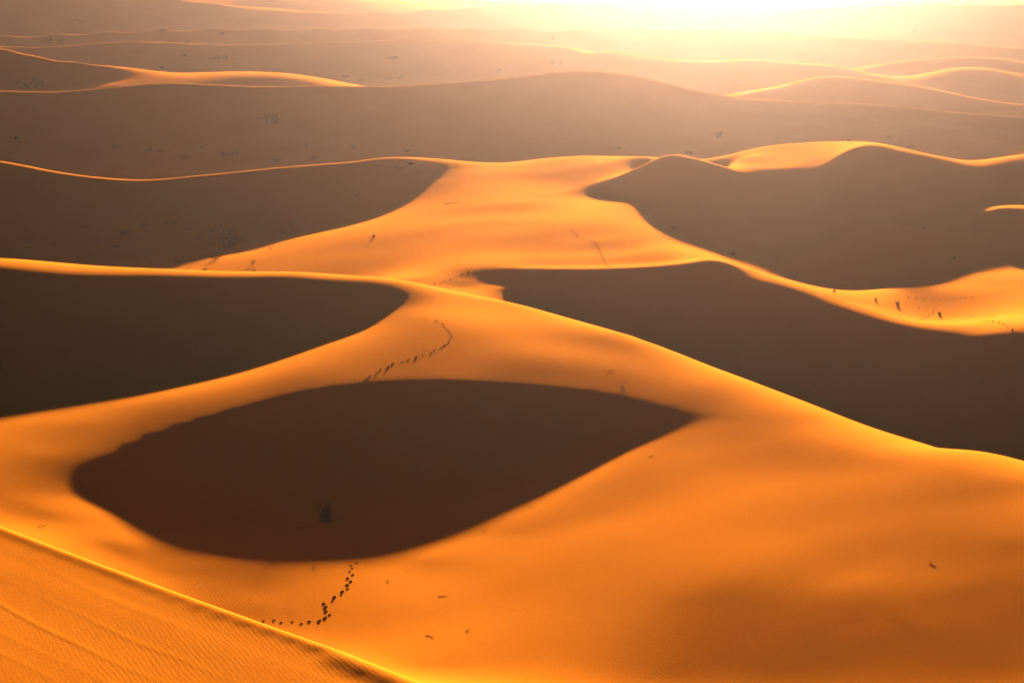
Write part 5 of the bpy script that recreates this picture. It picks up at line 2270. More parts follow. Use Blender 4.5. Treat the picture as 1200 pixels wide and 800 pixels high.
PLANTS=[
 ('scrub', 'scrub_clump', -94.68, 370.47, 1.52, 0.51, 'small dark scrub clump on the shaded left slope, first from the left', 'scrub', 'scrub clumps on the shaded left slope'),
 ('scrub', 'scrub_clump', -91.05, 366.23, 1.33, 0.67, 'small dark scrub clump on the shaded left slope, second from the left', 'scrub', 'scrub clumps on the shaded left slope'),
 ('scrub', 'scrub_clump', -90.53, 371.97, 1.36, 0.51, 'small dark scrub clump on the shaded left slope, third from the left', 'scrub', 'scrub clumps on the shaded left slope'),
 ('scrub', 'scrub_clump', -84.22, 365.19, 1.0, 0.5, 'small dark scrub clump on the shaded left slope, fourth from the left', 'scrub', 'scrub clumps on the shaded left slope'),
 ('scrub', 'scrub_clump', -86.31, 380.77, 1.56, 0.69, 'small dark scrub clump on the shaded left slope, fifth from the left', 'scrub', 'scrub clumps on the shaded left slope'),
 ('scrub', 'scrub_clump', -80.81, 364.72, 1.16, 0.5, 'small dark scrub clump on the shaded left slope, sixth from the left', 'scrub', 'scrub clumps on the shaded left slope'),
 ('scrub', 'scrub_clump', -82.14, 375.25, 1.2, 0.51, 'small dark scrub clump on the shaded left slope, seventh from the left', 'scrub', 'scrub clumps on the shaded left slope'),
 ('scrub', 'scrub_clump', -78.5, 373.07, 1.53, 0.51, 'small dark scrub clump on the shaded left slope, eighth from the left', 'scrub', 'scrub clumps on the shaded left slope'),
 ('scrub', 'scrub_clump', -78.09, 379.86, 2.08, 0.69, 'small dark scrub clump on the shaded left slope, ninth from the left', 'scrub', 'scrub clumps on the shaded left slope'),
 ('scrub', 'scrub_clump', -74.63, 382.7, 1.74, 0.7, 'small dark scrub clump on the shaded left slope, tenth from the left', 'scrub', 'scrub clumps on the shaded left slope'),
 ('scrub', 'scrub_clump', -69.26, 382.73, 2.09, 0.87, 'small dark scrub clump on the shaded left slope, eleventh from the left', 'scrub', 'scrub clumps on the shaded left slope'),
 ('scrub', 'scrub_clump', -64.92, 379.28, 1.55, 0.52, 'small dark scrub clump on the shaded left slope, twelfth from the left', 'scrub', 'scrub clumps on the shaded left slope'),
 ('scrub', 'scrub_clump', -61.94, 373.33, 1.36, 0.85, 'small dark scrub clump on the shaded left slope, thirteenth from the left', 'scrub', 'scrub clumps on the shaded left slope'),
 ('scrub', 'scrub_clump', -59.78, 377.04, 1.89, 0.69, 'tiny low scrub clump right beside the largest leafy bush, first from the left', 'scrub', 'scrub clumps around the large bush'),
 ('scrub', 'scrub_clump', -58.77, 371.39, 1.02, 0.51, 'tiny low scrub clump right beside the largest leafy bush, second from the left', 'scrub', 'scrub clumps around the large bush'),
 ('scrub', 'scrub_clump', -60.06, 381.29, 1.04, 0.52, 'tiny low scrub clump right beside the largest leafy bush, third from the left', 'scrub', 'scrub clumps around the large bush'),
 ('scrub', 'scrub_clump', -135.81, 523.86, 1.91, 0.95, 'low dark scrub clump at the foot of the broad dark dune, first from the left', 'scrub', 'scrub clumps at the foot of the broad dark dune'),
 ('scrub', 'scrub_clump', -106.7, 515.07, 2.11, 1.17, 'low dark scrub clump at the foot of the broad dark dune, second from the left', 'scrub', 'scrub clumps at the foot of the broad dark dune'),
 ('scrub', 'scrub_clump', -97.41, 512.1, 1.87, 0.93, 'low dark scrub clump at the foot of the broad dark dune, third from the left', 'scrub', 'scrub clumps at the foot of the broad dark dune'),
 ('scrub', 'scrub_clump', -94.55, 511.44, 1.63, 0.7, 'low dark scrub clump at the foot of the broad dark dune, fourth from the left', 'scrub', 'scrub clumps at the foot of the broad dark dune'),
 ('scrub', 'scrub_clump', -86.96, 504.21, 1.84, 0.92, 'low dark scrub clump at the foot of the broad dark dune, fifth from the left', 'scrub', 'scrub clumps at the foot of the broad dark dune'),
 ('scrub', 'scrub_clump', -84.03, 514.51, 2.11, 0.94, 'low dark scrub clump at the foot of the broad dark dune, sixth from the left', 'scrub', 'scrub clumps at the foot of the broad dark dune'),
 ('scrub', 'scrub_clump', -76.85, 507.71, 2.08, 1.16, 'low dark scrub clump at the foot of the broad dark dune, seventh from the left', 'scrub', 'scrub clumps at the foot of the broad dark dune'),
 ('scrub', 'scrub_clump', -75.26, 509.33, 3.02, 1.86, 'low dark scrub clump at the foot of the broad dark dune, eighth from the left', 'scrub', 'scrub clumps at the foot of the broad dark dune'),
 ('scrub', 'scrub_clump', -61.93, 502.55, 2.75, 0.92, 'low dark scrub clump at the foot of the broad dark dune, ninth from the left', 'scrub', 'scrub clumps at the foot of the broad dark dune'),
 ('scrub', 'scrub_clump', -55.63, 518.16, 2.12, 0.94, 'low dark scrub clump at the foot of the broad dark dune, tenth from the left', 'scrub', 'scrub clumps at the foot of the broad dark dune'),
 ('scrub', 'scrub_clump', -52.75, 505.4, 2.07, 0.92, 'low dark scrub clump at the foot of the broad dark dune, eleventh from the left', 'scrub', 'scrub clumps at the foot of the broad dark dune'),
 ('scrub', 'scrub_clump', -48.89, 520.52, 2.37, 0.95, 'low dark scrub clump at the foot of the broad dark dune, twelfth from the left', 'scrub', 'scrub clumps at the foot of the broad dark dune'),
 ('scrub', 'scrub_clump', -43.08, 517.69, 2.12, 1.18, 'low dark scrub clump at the foot of the broad dark dune, thirteenth from the left', 'scrub', 'scrub clumps at the foot of the broad dark dune'),
 ('scrub', 'scrub_clump', -28.31, 514.29, 2.11, 0.7, 'low dark scrub clump at the foot of the broad dark dune, fourteenth from the left', 'scrub', 'scrub clumps at the foot of the broad dark dune'),
 ('scrub', 'scrub_clump', 28.67, 512.48, 2.1, 0.93, 'pale hazy scrub clump on the valley floor behind the sharp dune, first from the left', 'scrub', 'scrub clumps on the hazy valley floor'),
 ('scrub', 'scrub_clump', 47.3, 507.89, 2.78, 0.93, 'pale hazy scrub clump on the valley floor behind the sharp dune, second from the left', 'scrub', 'scrub clumps on the hazy valley floor'),
 ('scrub', 'scrub_clump', 56.16, 523.62, 3.34, 1.67, 'pale hazy scrub clump on the valley floor behind the sharp dune, third from the left', 'scrub', 'scrub clumps on the hazy valley floor'),
 ('scrub', 'scrub_clump', 79.09, 525.23, 2.87, 0.96, 'pale hazy scrub clump on the valley floor behind the sharp dune, fourth from the left', 'scrub', 'scrub clumps on the hazy valley floor'),
 ('scrub', 'scrub_clump', 79.88, 522.51, 1.67, 0.71, 'pale hazy scrub clump on the valley floor behind the sharp dune, fifth from the left', 'scrub', 'scrub clumps on the hazy valley floor'),
 ('scrub', 'scrub_clump', 70.38, 398.53, 1.27, 0.54, 'pale hazy scrub clump on the valley floor behind the sharp dune, sixth from the left', 'scrub', 'scrub clumps on the hazy valley floor'),
 ('scrub', 'scrub_clump', 103.8, 525.51, 1.44, 0.72, 'pale hazy scrub clump on the valley floor behind the sharp dune, seventh from the left', 'scrub', 'scrub clumps on the hazy valley floor'),
 ('scrub', 'scrub_clump', 107.72, 515.55, 1.88, 0.94, 'pale hazy scrub clump on the valley floor behind the sharp dune, eighth from the left', 'scrub', 'scrub clumps on the hazy valley floor'),
 ('scrub', 'scrub_clump', -161.03, 781.64, 2.49, 1.07, 'distant dark scrub clump on the far shaded flat, first from the left', 'scrub', 'scrub clumps on the far shaded flat'),
 ('scrub', 'scrub_clump', -140.96, 775.37, 2.83, 1.41, 'distant dark scrub clump on the far shaded flat, second from the left', 'scrub', 'scrub clumps on the far shaded flat'),
 ('scrub', 'scrub_clump', -134.01, 786.06, 3.22, 1.07, 'distant dark scrub clump on the far shaded flat, third from the left', 'scrub', 'scrub clumps on the far shaded flat'),
 ('scrub', 'scrub_clump', -118.09, 784.05, 8.57, 1.79, 'distant dark scrub clump on the far shaded flat, fourth from the left', 'scrub', 'scrub clumps on the far shaded flat'),
 ('scrub', 'scrub_clump', -95.48, 774.37, 4.23, 1.41, 'distant dark scrub clump on the far shaded flat, fifth from the left', 'scrub', 'scrub clumps on the far shaded flat'),
 ('scrub', 'scrub_clump', -66.12, 763.96, 2.78, 1.04, 'distant dark scrub clump on the far shaded flat, sixth from the left', 'scrub', 'scrub clumps on the far shaded flat'),
 ('scrub', 'scrub_clump', -59.85, 757.22, 2.07, 1.38, 'distant dark scrub clump on the far shaded flat, seventh from the left', 'scrub', 'scrub clumps on the far shaded flat'),
 ('scrub', 'scrub_clump', -48.89, 759.43, 4.5, 1.38, 'distant dark scrub clump on the far shaded flat, eighth from the left', 'scrub', 'scrub clumps on the far shaded flat'),
 ('scrub', 'scrub_clump', -48.46, 781.41, 5.34, 1.07, 'distant dark scrub clump on the far shaded flat, ninth from the left', 'scrub', 'scrub clumps on the far shaded flat'),
 ('scrub', 'scrub_clump', -43.95, 761.57, 2.78, 1.04, 'distant dark scrub clump on the far shaded flat, tenth from the left', 'scrub', 'scrub clumps on the far shaded flat'),
 ('scrub', 'scrub_clump', -5.04, 757.42, 2.07, 1.04, 'distant dark scrub clump on the far shaded flat, eleventh from the left', 'scrub', 'scrub clumps on the far shaded flat'),
 ('scrub', 'scrub_clump', -211.9, 882.67, 4.82, 2.01, 'distant brown scrub clump near the upper left edge, first from the left', 'scrub', 'scrub clumps near the upper left edge'),
 ('scrub', 'scrub_clump', -206.79, 882.61, 3.62, 2.01, 'distant brown scrub clump near the upper left edge, second from the left', 'scrub', 'scrub clumps near the upper left edge'),
 ('scrub', 'scrub_clump', -234.68, 1047.21, 6.2, 1.43, 'distant brown scrub clump near the upper left edge, third from the left', 'scrub', 'scrub clumps near the upper left edge'),
 ('scrub', 'scrub_clump', -160.65, 887.39, 3.64, 1.21, 'distant brown scrub clump near the upper left edge, fourth from the left', 'scrub', 'scrub clumps near the upper left edge'),
 ('scrub', 'scrub_clump', -134.41, 799.97, 2.55, 1.09, 'distant brown scrub clump near the upper left edge, fifth from the left', 'scrub', 'scrub clumps near the upper left edge'),
 ('scrub', 'scrub_clump', -132.73, 883.79, 2.82, 1.21, 'distant brown scrub clump near the upper left edge, sixth from the left', 'scrub', 'scrub clumps near the upper left edge'),
 ('scrub', 'scrub_clump', 18.3, 880.74, 2.41, 1.6, 'tiny glare washed scrub clump in the glare at upper right, first from the left', 'scrub', 'scrub clumps far off in the glare'),
 ('scrub', 'scrub_clump', 55.23, 867.29, 3.56, 1.98, 'tiny glare washed scrub clump in the glare at upper right, second from the left', 'scrub', 'scrub clumps far off in the glare'),
 ('scrub', 'scrub_clump', 83.71, 705.9, 2.89, 0.96, 'tiny glare washed scrub clump in the glare at upper right, third from the left', 'scrub', 'scrub clumps far off in the glare'),
 ('scrub', 'scrub_clump', 129.37, 859.41, 3.91, 1.17, 'tiny glare washed scrub clump in the glare at upper right, fourth from the left', 'scrub', 'scrub clumps far off in the glare'),
 ('scrub', 'scrub_clump', 151.76, 856.54, 3.9, 1.17, 'tiny glare washed scrub clump in the glare at upper right, fifth from the left', 'scrub', 'scrub clumps far off in the glare'),
 ('scrub', 'scrub_clump', 222.43, 1067.03, 2.92, 1.46, 'tiny glare washed scrub clump in the glare at upper right, sixth from the left', 'scrub', 'scrub clumps far off in the glare'),
 ('scrub', 'scrub_clump', -31.73, 391.81, 1.43, 0.54, 'small brown scrub clump on the left dune brow, first from the left', 'scrub', 'scrub clumps on the left crest brow'),
 ('scrub', 'scrub_clump', -28.78, 406.32, 1.3, 0.56, 'small brown scrub clump on the left dune brow, second from the left', 'scrub', 'scrub clumps on the left crest brow'),
 ('scrub', 'scrub_clump', -24.36, 405.36, 2.22, 0.55, 'small brown scrub clump on the left dune brow, third from the left', 'scrub', 'scrub clumps on the left crest brow'),
 ('scrub', 'scrub_clump', -21.9, 407.13, 1.67, 0.56, 'small brown scrub clump on the left dune brow, fourth from the left', 'scrub', 'scrub clumps on the left crest brow'),
 ('scrub', 'scrub_clump', 28.44, 328.08, 1.49, 0.6, "small brown scrub clump at the sharp dune's foot, first from the left", 'scrub', 'scrub clumps beside the sunlit gully'),
 ('scrub', 'scrub_clump', 37.16, 318.04, 2.03, 0.72, "small brown scrub clump at the sharp dune's foot, second from the left", 'scrub', 'scrub clumps beside the sunlit gully'),
 ('scrub', 'scrub_clump', 44.47, 321.71, 1.76, 0.59, "small brown scrub clump at the sharp dune's foot, third from the left", 'scrub', 'scrub clumps beside the sunlit gully'),
 ('scrub', 'scrub_clump', 46.77, 311.18, 1.7, 0.57, "small brown scrub clump at the sharp dune's foot, fourth from the left", 'scrub', 'scrub clumps beside the sunlit gully'),
 ('scrub', 'scrub_clump', 72.65, 332.4, 1.51, 0.45, "small brown scrub clump at the sharp dune's foot, fifth from the left", 'scrub', 'scrub clumps beside the sunlit gully'),
 ('scrub', 'scrub_clump', 74.28, 317.11, 0.72, 0.29, "small brown scrub clump at the sharp dune's foot, sixth from the left", 'scrub', 'scrub clumps beside the sunlit gully'),
 ('shrub', 'desert_bush', -54.16, 359.41, 4.26, 3.93, 'largest leafy dark bush on the shaded slope at left', 'bush', ''),
 ('shrub', 'desert_bush', -68.12, 533.81, 4.86, 2.92, 'rounded dark bush halfway up the broad dark dune', 'bush', ''),
 ('shrub', 'desert_bush', 17.13, 743.21, 4.4, 3.05, 'lone bush on the crest of the broad hazy dune', 'bush', ''),
 ('shrub', 'desert_bush', -156.25, 624.55, 6.26, 2.56, 'wide dark bush below the crest at far left', 'bush', ''),
 ('tuft', 'grass_tuft', -18.88, 184.52, 1.43, 2.44, 'tall upright grass tuft standing in the large central shadow', 'grass tuft', ''),
 ('tuft', 'grass_tuft', -24.65, 336.7, 0.61, 0.61, 'small upright grass tuft on the sunlit slope beside a faint trail', 'grass tuft', ''),
 ('tuft', 'grass_tuft', 56.65, 275.46, 0.75, 0.75, 'twin stemmed grass tuft in the sunlit flat at right', 'grass tuft', ''),
 ('tuft', 'grass_tuft', 53.54, 276.08, 0.5, 0.5, 'short grass tuft at the shadow edge in the sunlit flat', 'grass tuft', ''),
 ('tuft', 'grass_tuft', 62.05, 271.59, 0.62, 0.62, 'sparse grass tuft among footprints in the sunlit flat at right', 'grass tuft', ''),
 ('tuft', 'grass_tuft', 47.73, 277.98, 0.51, 0.51, 'tiny grass tuft in the narrow sunlit gully', 'grass tuft', ''),
 ('tuft', 'grass_tuft', -43.89, 370.89, 0.68, 1.18, 'thin upright grass tuft near the shadow edge on the left slope', 'grass tuft', ''),
 ('tuft', 'grass_tuft', -43.62, 377.52, 0.86, 0.86, 'short grass tuft just above the thin upright one', 'grass tuft', ''),
 ('scrub', 'scrub_clump', -45.31, 327.67, 1.64, 1.04, 'sunlit scrub clump casting a long shadow on the left tongue of sand', 'scrub', ''),
 ('scrub', 'scrub_clump', -53.08, 337.63, 2.31, 0.62, 'flat scrub clump on the edge between shade and sunlit sand', 'scrub', ''),
 ('scrub', 'scrub_clump', -59.6, 338.82, 2.78, 0.93, 'long low scrub clump where the shadow edge meets the crest', 'scrub', ''),
 ('scrub', 'scrub_clump', -43.74, 341.53, 1.09, 0.47, 'lone flat scrub clump on the sunlit slope near the shadow edge', 'scrub', ''),
 ('scrub', 'scrub_clump', -44.54, 272.68, 1.12, 0.37, 'flattened scrub clump just behind the left crest line', 'scrub', ''),
 ('scrub', 'scrub_clump', -44.31, 322.35, 0.88, 0.29, 'tiny scrub clump touching the left crest line', 'scrub', ''),
 ('twig', 'dry_branch', -11.51, 365.32, 3.0, 1.0, 'long dry branch lying on the bright plateau', 'branch', ''),
 ('twig', 'dry_twig', 55.19, 266.57, 0.55, 0.24, 'short dry twig below the twin stemmed grass tuft', 'twig', ''),
 ('twig', 'dry_twig', 3.92, 309.44, 0.85, 0.42, 'small dry twig on the bright plateau below the folds', 'twig', ''),
 ('twig', 'dry_twig', -8.44, 300.22, 0.41, 0.27, 'tiny dry twig just behind the crest near the trail', 'twig', ''),
 ('twig', 'dry_twig', 12.03, 223.95, 0.84, 0.31, 'dry twig on the bright brow of the main dune', 'twig', ''),
 ('twig', 'dry_twig', 13.38, 218.86, 0.9, 0.3, 'curved dry twig near the tip of the central shadow', 'twig', ''),
 ('twig', 'dry_twig', 14.73, 194.93, 0.47, 0.18, 'short dry twig beyond the right end of the central shadow', 'twig', ''),
 ('twig', 'dry_twig', 1.9, 185.0, 0.38, 0.17, 'dark twig right on the lower edge of the central shadow', 'twig', ''),
 ('twig', 'dry_twig', -2.69, 179.48, 0.55, 0.25, 'dry twig on sunlit sand just below the central shadow', 'twig', ''),
 ('twig', 'dry_twig', -6.28, 162.58, 0.61, 0.22, 'dry twig on orange sand right of the footprints', 'twig', ''),
 ('twig', 'dry_twig', -6.98, 153.44, 0.73, 0.21, 'longest dry twig on orange sand near the foreground crest', 'twig', ''),
 ('twig', 'dry_twig', -11.36, 166.55, 0.28, 0.15, 'tiny twig on orange sand beside the footprint trail', 'twig', ''),
 ('twig', 'dry_twig', -3.72, 154.18, 0.47, 0.14, 'faint twig lying right of the longest twig', 'twig', ''),
 ('twig', 'dry_twig', 36.38, 157.52, 0.48, 0.22, 'lone twig on the rippled orange slope at right', 'twig', ''),
 ('twig', 'dry_twig', -45.87, 178.1, 0.73, 0.32, 'dry twig above the foreground crest at far left', 'twig', ''),
 ('twig', 'dry_twig', -21.06, 182.32, 0.81, 0.25, 'dark twig left of the tall grass tuft in shadow', 'twig', ''),
 ('twig', 'dry_twig', -18.34, 168.97, 0.52, 0.15, 'small twig just below the central shadow near the trail', 'twig', ''),
]
TRAILS=[
 ('dark footprint trail curving across orange sand below the central shadow', 0.9, [(-21.51, 156.96), (-20.72, 156.78), (-19.92, 156.65), (-19.1, 156.64), (-18.3, 156.54), (-17.51, 156.66), (-16.83, 157.1), (-16.19, 157.57), (-16.04, 158.35), (-16.3, 159.12), (-16.6, 159.88), (-16.55, 160.69), (-16.19, 161.41), (-15.79, 162.12), (-15.4, 162.84), (-15.12, 163.59), (-15.01, 164.39), (-14.85, 165.19), (-14.85, 166.01), (-14.86, 166.82), (-14.9, 167.63), (-14.96, 168.45), (-14.97, 169.26), (-14.86, 170.07), (-14.76, 170.87)]),
 ('faint footprint trail running down through the central shadow', 0.75, [(-14.74, 172.64), (-14.79, 174.19), (-14.83, 175.74), (-14.92, 177.28), (-15.01, 178.83), (-15.11, 180.38), (-15.14, 181.92), (-15.17, 183.47), (-15.22, 185.02), (-15.45, 186.55), (-15.67, 188.09), (-15.9, 189.62), (-16.06, 191.16), (-16.21, 192.7), (-16.36, 194.24), (-16.38, 195.79), (-16.53, 197.32), (-16.87, 198.83), (-17.15, 200.35), (-17.38, 201.88), (-17.61, 203.42), (-17.69, 204.96), (-17.78, 206.51), (-17.86, 208.06), (-18.02, 209.6), (-18.18, 211.14), (-18.17, 212.69), (-18.13, 214.23)]),
 ('footprint trail curling up the bright brow above the central shadow', 0.75, [(-18.11, 215.21), (-17.67, 216.45), (-17.2, 217.68), (-16.61, 218.85), (-16.12, 220.06), (-15.6, 221.27), (-14.93, 222.4), (-14.15, 223.45), (-13.37, 224.51), (-12.5, 225.5), (-11.64, 226.49), (-10.82, 227.52), (-10.05, 228.58), (-9.42, 229.73), (-8.87, 230.92), (-8.32, 232.12), (-7.99, 233.39), (-7.72, 234.67), (-7.73, 235.99), (-7.89, 237.28), (-8.21, 238.56), (-8.57, 239.82), (-9.0, 241.06), (-9.62, 242.22)]),
 ('footprint trail climbing the small sunlit saddle behind the main crest', 0.83, [(-12.59, 285.64), (-11.78, 286.65), (-10.97, 287.65), (-10.3, 288.76), (-9.62, 289.86), (-8.95, 290.96), (-8.29, 292.07), (-7.64, 293.18), (-6.93, 294.24), (-5.81, 294.88), (-4.69, 295.52)]),
 ('winding footprint trail on the brightest part of the plateau', 0.75, [(10.26, 324.52), (10.5, 323.11), (10.74, 321.69), (10.98, 320.27), (11.22, 318.86), (11.6, 317.48), (12.18, 316.16), (12.75, 314.85), (13.33, 313.53), (13.7, 312.15), (13.9, 310.73), (14.1, 309.31), (14.25, 307.88), (14.28, 306.44), (14.31, 305.01), (14.34, 303.57), (14.38, 302.13), (14.47, 300.7), (14.56, 299.27), (14.65, 297.83), (14.72, 296.4), (14.79, 294.96), (14.85, 293.52), (14.92, 292.09)]),
 ('upper curving footprint trail across the sunlit flat at right edge', 0.69, [(58.2, 281.06), (59.41, 281.08), (60.62, 281.09), (61.83, 281.14), (63.04, 281.21), (64.23, 281.36), (65.34, 281.85), (66.45, 282.35), (67.56, 282.84), (68.63, 283.38), (69.65, 284.05), (70.66, 284.72), (71.67, 285.39), (72.6, 286.16), (73.52, 286.95), (74.45, 287.74), (75.37, 288.52), (76.24, 289.36), (77.1, 290.21), (77.97, 291.06), (78.82, 291.93), (79.66, 292.8), (80.5, 293.67)]),
 ('dark well trodden footprint trail above the small ridge at right edge', 0.75, [(63.46, 271.79), (64.23, 271.48), (65.01, 271.18), (65.77, 270.86), (66.53, 270.5), (67.28, 270.14), (68.03, 269.78), (68.74, 269.35), (69.39, 268.83), (70.04, 268.31), (70.8, 268.1), (71.63, 268.09), (72.34, 268.35), (72.87, 268.99), (73.4, 269.63), (73.93, 270.27), (74.47, 270.91)]),
 ('footprint trail descending the small ridge at the right edge', 0.83, [(66.14, 262.57), (66.27, 261.55), (66.4, 260.53), (66.54, 259.51), (66.67, 258.49), (66.8, 257.47), (66.93, 256.45), (67.06, 255.43), (67.03, 254.4), (66.99, 253.38), (66.97, 252.35), (67.04, 251.32), (67.12, 250.3), (67.2, 249.27), (67.43, 248.27), (67.67, 247.27), (67.91, 246.27)]),
 ('short footprint trail beside the sparse grass tuft at right', 0.69, [(58.27, 266.06), (58.7, 267.06), (59.14, 268.06), (59.6, 269.05), (60.14, 269.99), (60.68, 270.94), (61.11, 271.94), (61.48, 272.96), (61.51, 273.86), (60.58, 274.42), (59.64, 274.97)]),
 ('line of prints beside the small grass tuft on the plateau', 0.69, [(-30.04, 337.18), (-28.5, 337.08), (-26.98, 337.09), (-25.46, 337.33), (-23.93, 337.34), (-22.4, 337.25)]),
 ('faint track climbing the shaded dune face at right', 0.59, [(72.02, 354.72), (70.48, 356.26), (69.03, 357.86), (68.19, 359.86), (67.36, 361.87), (66.52, 363.88), (65.56, 365.83), (64.54, 367.76), (63.53, 369.69), (62.52, 371.61)]),
]


# ------------------------------------------------------------------ terrain
def solve(c):
    P = c[:, :2]*10.0; k = c[:, 2]; a = (k == 0).astype(float); n = len(c)
    bx = np.where(k == 1, c[:, 3], 0)*10; by = np.where(k == 1, c[:, 4], 0)*10
    dx = P[:, None, 0]-P[None, :, 0]; dy = P[:, None, 1]-P[None, :, 1]
    r = np.sqrt(dx*dx+dy*dy); ri = 1/np.maximum(r, 1e-9); g = 3*r
    B1 = bx[:, None]*dx+by[:, None]*dy; B2 = bx[None]*dx+by[None]*dy
    K = a[:, None]*a[None]*r**3 + a[None]*g*B1 - a[:, None]*g*B2
    K -= 3*(B1*B2*ri+(bx[:, None]*bx[None]+by[:, None]*by[None])*r)
    K += np.diag(c[:, 6])
    Q = np.stack([a, a*P[:, 0]+bx, a*P[:, 1]+by], 1)
    A = np.zeros((n+3, n+3)); A[:n, :n] = K; A[:n, n:] = Q; A[n:, :n] = Q.T
    s = np.linalg.solve(A, np.concatenate([c[:, 5], np.zeros(3)]))
    return P, a, bx, by, s[:n], s[n:]

def evaluate(sol, T, W):
    P, a, bx, by, wt, pl = sol
    T = T.ravel()*10; W = W.ravel()*10; out = np.empty(len(T)); wa = wt*a; wx = wt*bx; wy = wt*by
    for i in range(0, len(T), 4000):
        dx = T[i:i+4000, None]-P[None, :, 0]; dy = W[i:i+4000, None]-P[None, :, 1]
        r2 = dx*dx+dy*dy; r = np.sqrt(r2)
        out[i:i+4000] = (r2*r)@wa-3*((r*dx)@wx+(r*dy)@wy)
    return out+pl[0]+pl[1]*T+pl[2]*W

SOL = solve(np.array([[float(x) for x in l.split(',')] for l in CONSTRAINTS.split()]))
TG = np.linspace(-.46, .44, 201); WG = np.linspace(math.log(84), math.log(1500), 800)
_T, _W = np.meshgrid(TG, WG, indexing='ij')
ZG = evaluate(SOL, _T, _W).reshape(_T.shape)

def cubic(f):
    return (-.5*f+f*f-.5*f**3, 1-2.5*f*f+1.5*f**3, .5*f+2*f*f-1.5*f**3, -.5*f*f+.5*f**3)
def survey(t, w):
    a = np.clip((t-TG[0])/(TG[1]-TG[0]), 1, len(TG)-3.001); b = np.clip((w-WG[0])/(WG[1]-WG[0]), 1, len(WG)-3.001)
    i = a.astype(int); j = b.astype(int); wa = cubic(a-i); wb = cubic(b-j); z = 0
    for p in range(4):
        for q in range(4): z = z+ZG[i+p-1, j+q-1]*wa[p]*wb[q]
    return z
def sstep(a, b, x):
    f = np.clip((x-a)/(b-a), 0, 1); return f*f*(3-2*f)
def wild(X, Y):                              # dunes nobody looks at: beyond and beside the surveyed field
    p = Y/95+.8*np.sin(X/140+.3)+.5*np.sin(X/63+Y/210)
    s = (p % 1.0); h = np.where(s < .28, s/.28, (1-s)/.72); h = h*h*(3-2*h)
    return -3+9*h*(.6+.4*np.sin(X/170+Y/330))
def height(X, Y):
    X = np.asarray(X, float); Y = np.asarray(Y, float); Ys = np.maximum(Y, 84.0); t = X/Ys; w = np.log(Ys)
    z = survey(t, w)
    side = np.maximum(sstep(-.36, -.45, t), sstep(.335, .42, t)); far = sstep(1200, 1420, Y)
    m = np.maximum(side, far); z = z*(1-m)+wild(X, Y)*m
    near = 58.2-.44*np.hypot(X, Y*1.0)+.0*X
    near = np.maximum(near, -4+.02*np.abs(X)*0)
    r = sstep(-.045, .06, t); y0 = 86+16*r; y1 = 100+32*r
    k = 1-sstep(y0, y1, Y)
    z = z*(1-k)+near*k
    return z
def h1(x, y): return float(height(np.array([x]), np.array([y]))[0])
def normal(x, y, e=.6):
    return Vector((h1(x-e, y)-h1(x+e, y), h1(x, y-e)-h1(x, y+e), 2*e)).normalized()

# ------------------------------------------------------------------ helpers
def link(o, parent=None):
    C.objects.link(o)
    if parent: o.parent = parent
    return o
def mesh_from(name, V, Fc, mat=None, parent=None, smooth=False):
    me = bpy.data.meshes.new(name); me.from_pydata(V, [], Fc); me.update()
    if mat: me.materials.append(mat)
    if smooth: me.polygons.foreach_set('use_smooth', [True]*len(me.polygons))
    return link(bpy.data.objects.new(name, me), parent)
def thing(name, label, cat, loc, group=None):
    o = bpy.data.objects.new(name, None); o.location = loc; o.empty_display_size = .3
    return tag(link(o), label, cat, group)
def tag(o, label, cat, group=None):
    o['label'] = label; o['category'] = cat
    if group: o['group'] = group
    return o

